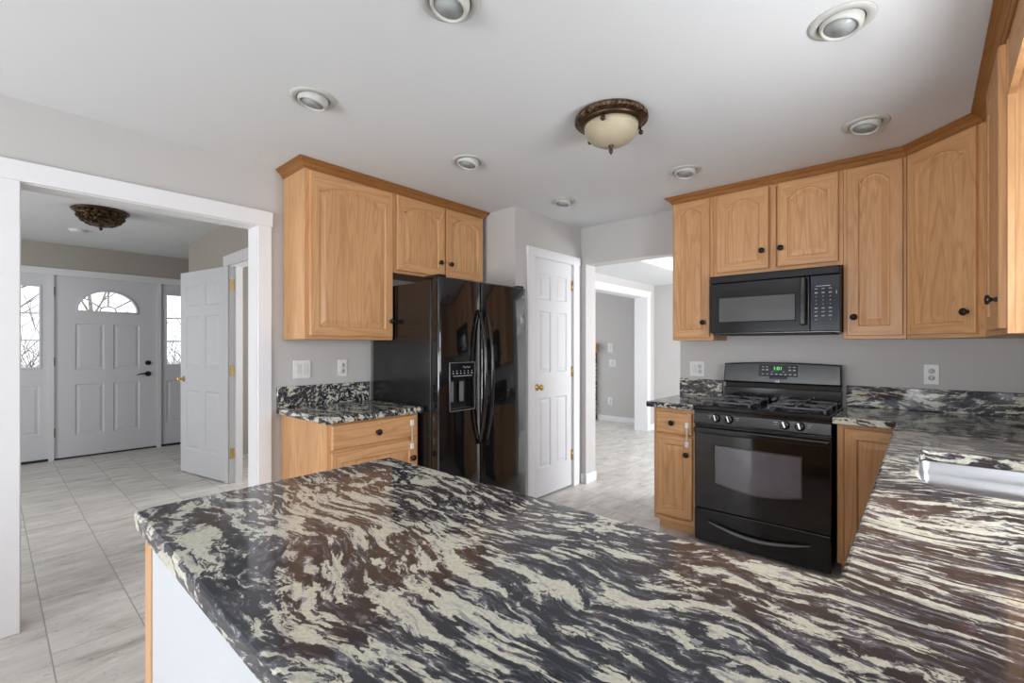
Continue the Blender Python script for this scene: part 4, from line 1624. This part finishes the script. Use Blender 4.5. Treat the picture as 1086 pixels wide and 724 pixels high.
def eyeball(label, x, y, tilt_dir):
    t = thing('recessed_light', label, 'ceiling light', (x, y, CEIL), 0, 'eyeball recessed lights')
    b = MB()
    b.lathe([(0.070, -0.001), (0.071, -0.006), (0.088, -0.008), (0.098, -0.005), (0.101, 0.0), (0.070, 0.0), (0.070, -0.001)], n=36)
    b.build('trim_ring', M['ivory'], t)
    ax = Vector((sin(0.20) * cos(tilt_dir), sin(0.20) * sin(tilt_dir), -cos(0.20)))
    c0 = Vector((0, 0, 0.0)) + ax * 0.0
    b = MB()
    b.lathe([(0.066, -0.012), (0.067, 0.006), (0.064, 0.020), (0.058, 0.030), (0.054, 0.030), (0.051, 0.024), (0.040, -0.002), (0.030, -0.004)], c0, ax, n=32)
    e = b.build('eyeball', M['ivory'], t)
    b = MB()
    b.lathe([(0.050, 0.023), (0.043, 0.004), (0.030, -0.002), (0.0, -0.003)], c0, ax, n=28)
    b.build('reflector', M['lens'], e)
    b = MB()
    b.lathe([(0.018, -0.001), (0.030, 0.006), (0.033, 0.011), (0.026, 0.015), (0.0, 0.017)], c0, ax, n=24)
    b.build('bulb', M['bulb'], e)
    b = MB()
    b.lathe([(0.0695, -0.002), (0.066, -0.0025)], n=32)
    b.build('gap_shade', M['slot'], t)  # dark ring paints the shade between trim ring and eyeball
    return t


for lab, x, y, a in (
        ('recessed eyeball ceiling light cut off by the top edge of the photo', -1.164, 1.005, -1.9),
        ('recessed eyeball ceiling light nearest the foyer opening, over the left counter', -2.090, 0.985, -2.2),
        ('recessed eyeball ceiling light above the refrigerator cabinets, middle of the left row', -2.085, 1.945, -1.9),
        ('recessed eyeball ceiling light nearest the pantry door corner', -2.110, 2.975, -1.9),
        ('recessed eyeball ceiling light in front of the microwave, right of the bronze fixture', -1.150, 2.980, -2.0),
        ('recessed eyeball ceiling light over the sink counter, near the top right corner', -0.215, 1.975, -2.3),
        ('recessed eyeball ceiling light in front of the diagonal corner cabinet', -0.222, 2.965, -2.2)):
    eyeball(lab, x, y, a)

t = thing('flush_mount_light', 'bronze flush ceiling light with amber alabaster bowl over the kitchen', 'ceiling light', (-1.150, 2.030, CEIL), 0)
b = MB()
b.lathe([(0.150, 0.0), (0.168, -0.004), (0.176, -0.014), (0.176, -0.024), (0.168, -0.032), (0.156, -0.036)], n=48)
for i in range(48):
    a = 2 * pi * i / 48
    b.lathe([(0.0, -0.008), (0.008, -0.004), (0.0095, 0.002), (0.006, 0.008), (0.0, 0.010)], (0.168 * cos(a), 0.168 * sin(a), -0.026), (cos(a), sin(a), -0.6), n=6)
b.build('rim', M['bronze'], t)
b = MB()
b.lathe([(0.157, -0.034), (0.150, -0.046), (0.142, -0.052), (0.134, -0.054), (0.130, -0.050), (0.128, -0.02)], n=48)
b.build('pan', M['bronze_plain'], t)
b = MB()
b.lathe([(0.131, -0.052), (0.129, -0.072), (0.119, -0.098), (0.098, -0.122), (0.068, -0.138), (0.034, -0.146), (0.0, -0.148)], n=48)
b.build('bowl', M['alabaster'], t)
b = MB()
b.lathe([(0.012, -0.144), (0.014, -0.152), (0.008, -0.158), (0.006, -0.164), (0.011, -0.170), (0.010, -0.178), (0.003, -0.190), (0.0, -0.192)], n=16)
b.build('finial', M['bronze_plain'], t)
for a in (radians(-75), radians(45), radians(165)):
    b = MB()
    x, y = 0.142 * cos(a), 0.142 * sin(a)
    b.lathe([(0.005, 0), (0.005, 0.022), (0.011, 0.026), (0.012, 0.034), (0.006, 0.042), (0.0, 0.043)], (x, y, -0.046), (0.25 * cos(a), 0.25 * sin(a), -1), n=12)
    b.build('clip_knob', M['bronze_plain'], t)

t = thing('flush_mount_light', 'dark ornate bronze basket ceiling light hanging in the foyer', 'ceiling light', (-5.36, 0.648, FC), 0)
b = MB(Matrix.Scale(0.84, 4))
b.lathe([(0.20, 0.0), (0.225, -0.004), (0.235, -0.014), (0.225, -0.024), (0.20, -0.030)], n=40)
b.build('rim', M['bronze_plain'], t)
b = MB(Matrix.Scale(0.84, 4))
for k in range(4):
    for i in range(22):
        a = 2 * pi * (i + 0.5 * (k % 2)) / 22
        s = k / 4
        r = 0.195 * cos(s * 1.25)
        z = -0.035 - 0.125 * sin(s * 1.3)
        b.lathe([(0.0, -0.02), (0.020, -0.012), (0.026, 0.0), (0.016, 0.010), (0.0, 0.013)], (r * cos(a), r * sin(a), z), (cos(a), sin(a), -0.5 - s), n=7, squash=0.55 + 0.4 * (i % 2))
b.lathe([(0.20, -0.028), (0.196, -0.05), (0.172, -0.095), (0.13, -0.130), (0.08, -0.150), (0.02, -0.160), (0.0, -0.160)], n=40)
b.build('basket', M['gilt'], t)
b = MB(Matrix.Scale(0.84, 4))
b.lathe([(0.03, -0.155), (0.026, -0.168), (0.012, -0.176), (0.018, -0.186), (0.014, -0.198), (0.0, -0.212)], n=16)
b.build('finial', M['bronze_plain'], t)
t = thing('smoke_detector', 'flat white round disc on the foyer ceiling behind the ornate fixture', 'smoke detector', (-6.41, 0.60, FC), 0)
MB().lathe([(0.070, 0.0), (0.070, -0.012), (0.060, -0.024), (0.03, -0.027), (0.0, -0.027)], n=32).build('cover', M['white'], t)
MB().lathe([(0.078, 0.0), (0.078, -0.006), (0.071, -0.008)], n=32).build('base', M['white'], t)

# ------------------------------------------------------------------ the fireplace in the far room (only its end shows)
t = thing('fireplace', 'dark granite fireplace end with wood mantel glimpsed in the far room', 'fireplace', (-5.1, 7.25, 0))
MB().box(-0.75, 0.715, -0.05, -0.001, 0.0, 1.21, 0.004).build('surround', M['granite'], t)
MB().box(-0.45, 0.45, -0.055, -0.049, 0.0, 0.75).build('firebox', M['slot'], t)
b = MB()
b.box(-0.85, 0.735, -0.10, -0.001, 1.212, 1.32, 0.006)
b.box(-0.88, 0.745, -0.13, -0.001, 1.32, 1.36, 0.006)
b.build('mantel', M['oakh'], t)

# ------------------------------------------------------------------ bare trees outside the front door


def bare_tree(label, x, y, h, seed, spread=0.55):
    rnd = random.Random(seed)
    b = MB()

    def limb(p, d, L, r, lev):
        pts, rs = [Vector(p)], [r]
        q = Vector(p)
        n = 5
        for i in range(n):
            d = (d + Vector((rnd.uniform(-.22, .22), rnd.uniform(-.22, .22), rnd.uniform(-.08, .16)))).normalized()
            q = q + d * (L / n)
            pts.append(q.copy())
            rs.append(r * (1 - 0.62 * (i + 1) / n))
        b.tube(pts, rs, 5 if lev else 8, caps=False)
        if lev >= 4:
            return
        for k in range(6 if lev == 0 else 4):
            i = rnd.randint(1 if lev else 2, n)
            a = rnd.uniform(0, 2 * pi)
            nd = (d * 0.45 + Vector((cos(a), sin(a), rnd.uniform(-0.1, 0.7))) * spread).normalized()
            limb(pts[i], nd, L * rnd.uniform(.5, .72), rs[i] * 0.62, lev + 1)
    limb((x, y, -0.4), Vector((0, 0, 1)), h, h * 0.017, 0)
    o = b.build('bare_tree', M['bark'])
    return tag(o, label, 'tree', 'bare winter trees')


bare_tree('bare winter tree seen through the side light left of the front door', -11.5, -0.9, 3.4, 3)
bare_tree('bare winter tree seen through the fan light of the front door', -16.5, 1.7, 4.2, 8)
bare_tree('bare winter tree seen through the side light right of the front door', -12.0, 4.6, 3.4, 21)


def bare_shrub(label, x, y, h, seed):
    rnd = random.Random(seed)
    b = MB()
    for i in range(26):
        a = rnd.uniform(0, 2 * pi)
        p = Vector((x + rnd.uniform(-.3, .3), y + rnd.uniform(-.3, .3), -0.35))
        d = Vector((0.35 * cos(a), 0.35 * sin(a), 1)).normalized()
        pts, L = [p.copy()], h * rnd.uniform(.6, 1.0)
        for k in range(5):
            d = (d + Vector((rnd.uniform(-.25, .25), rnd.uniform(-.25, .25), 0.05))).normalized()
            p = p + d * (L / 5)
            pts.append(p.copy())
            if k > 0:
                for q in range(2):
                    e = (d + Vector((rnd.uniform(-.9, .9), rnd.uniform(-.9, .9), rnd.uniform(-.2, .5)))).normalized()
                    b.tube([p, p + e * L * 0.14, p + (e + Vector((rnd.uniform(-.4, .4), rnd.uniform(-.4, .4), .2))) * L * 0.24], [0.006, 0.005, 0.003], 4, caps=False)
        b.tube(pts, [0.012 - 0.0016 * i for i in range(6)], 5, caps=False)
    return tag(b.build('bare_shrub', M['bark']), label, 'shrub', 'bare shrubs by the front door')


bare_shrub('leafless shrub outside the side light left of the front door', -10.2, 0.20, 2.3, 5)
bare_shrub('leafless shrub outside the side light right of the front door', -10.4, 2.25, 2.3, 11)
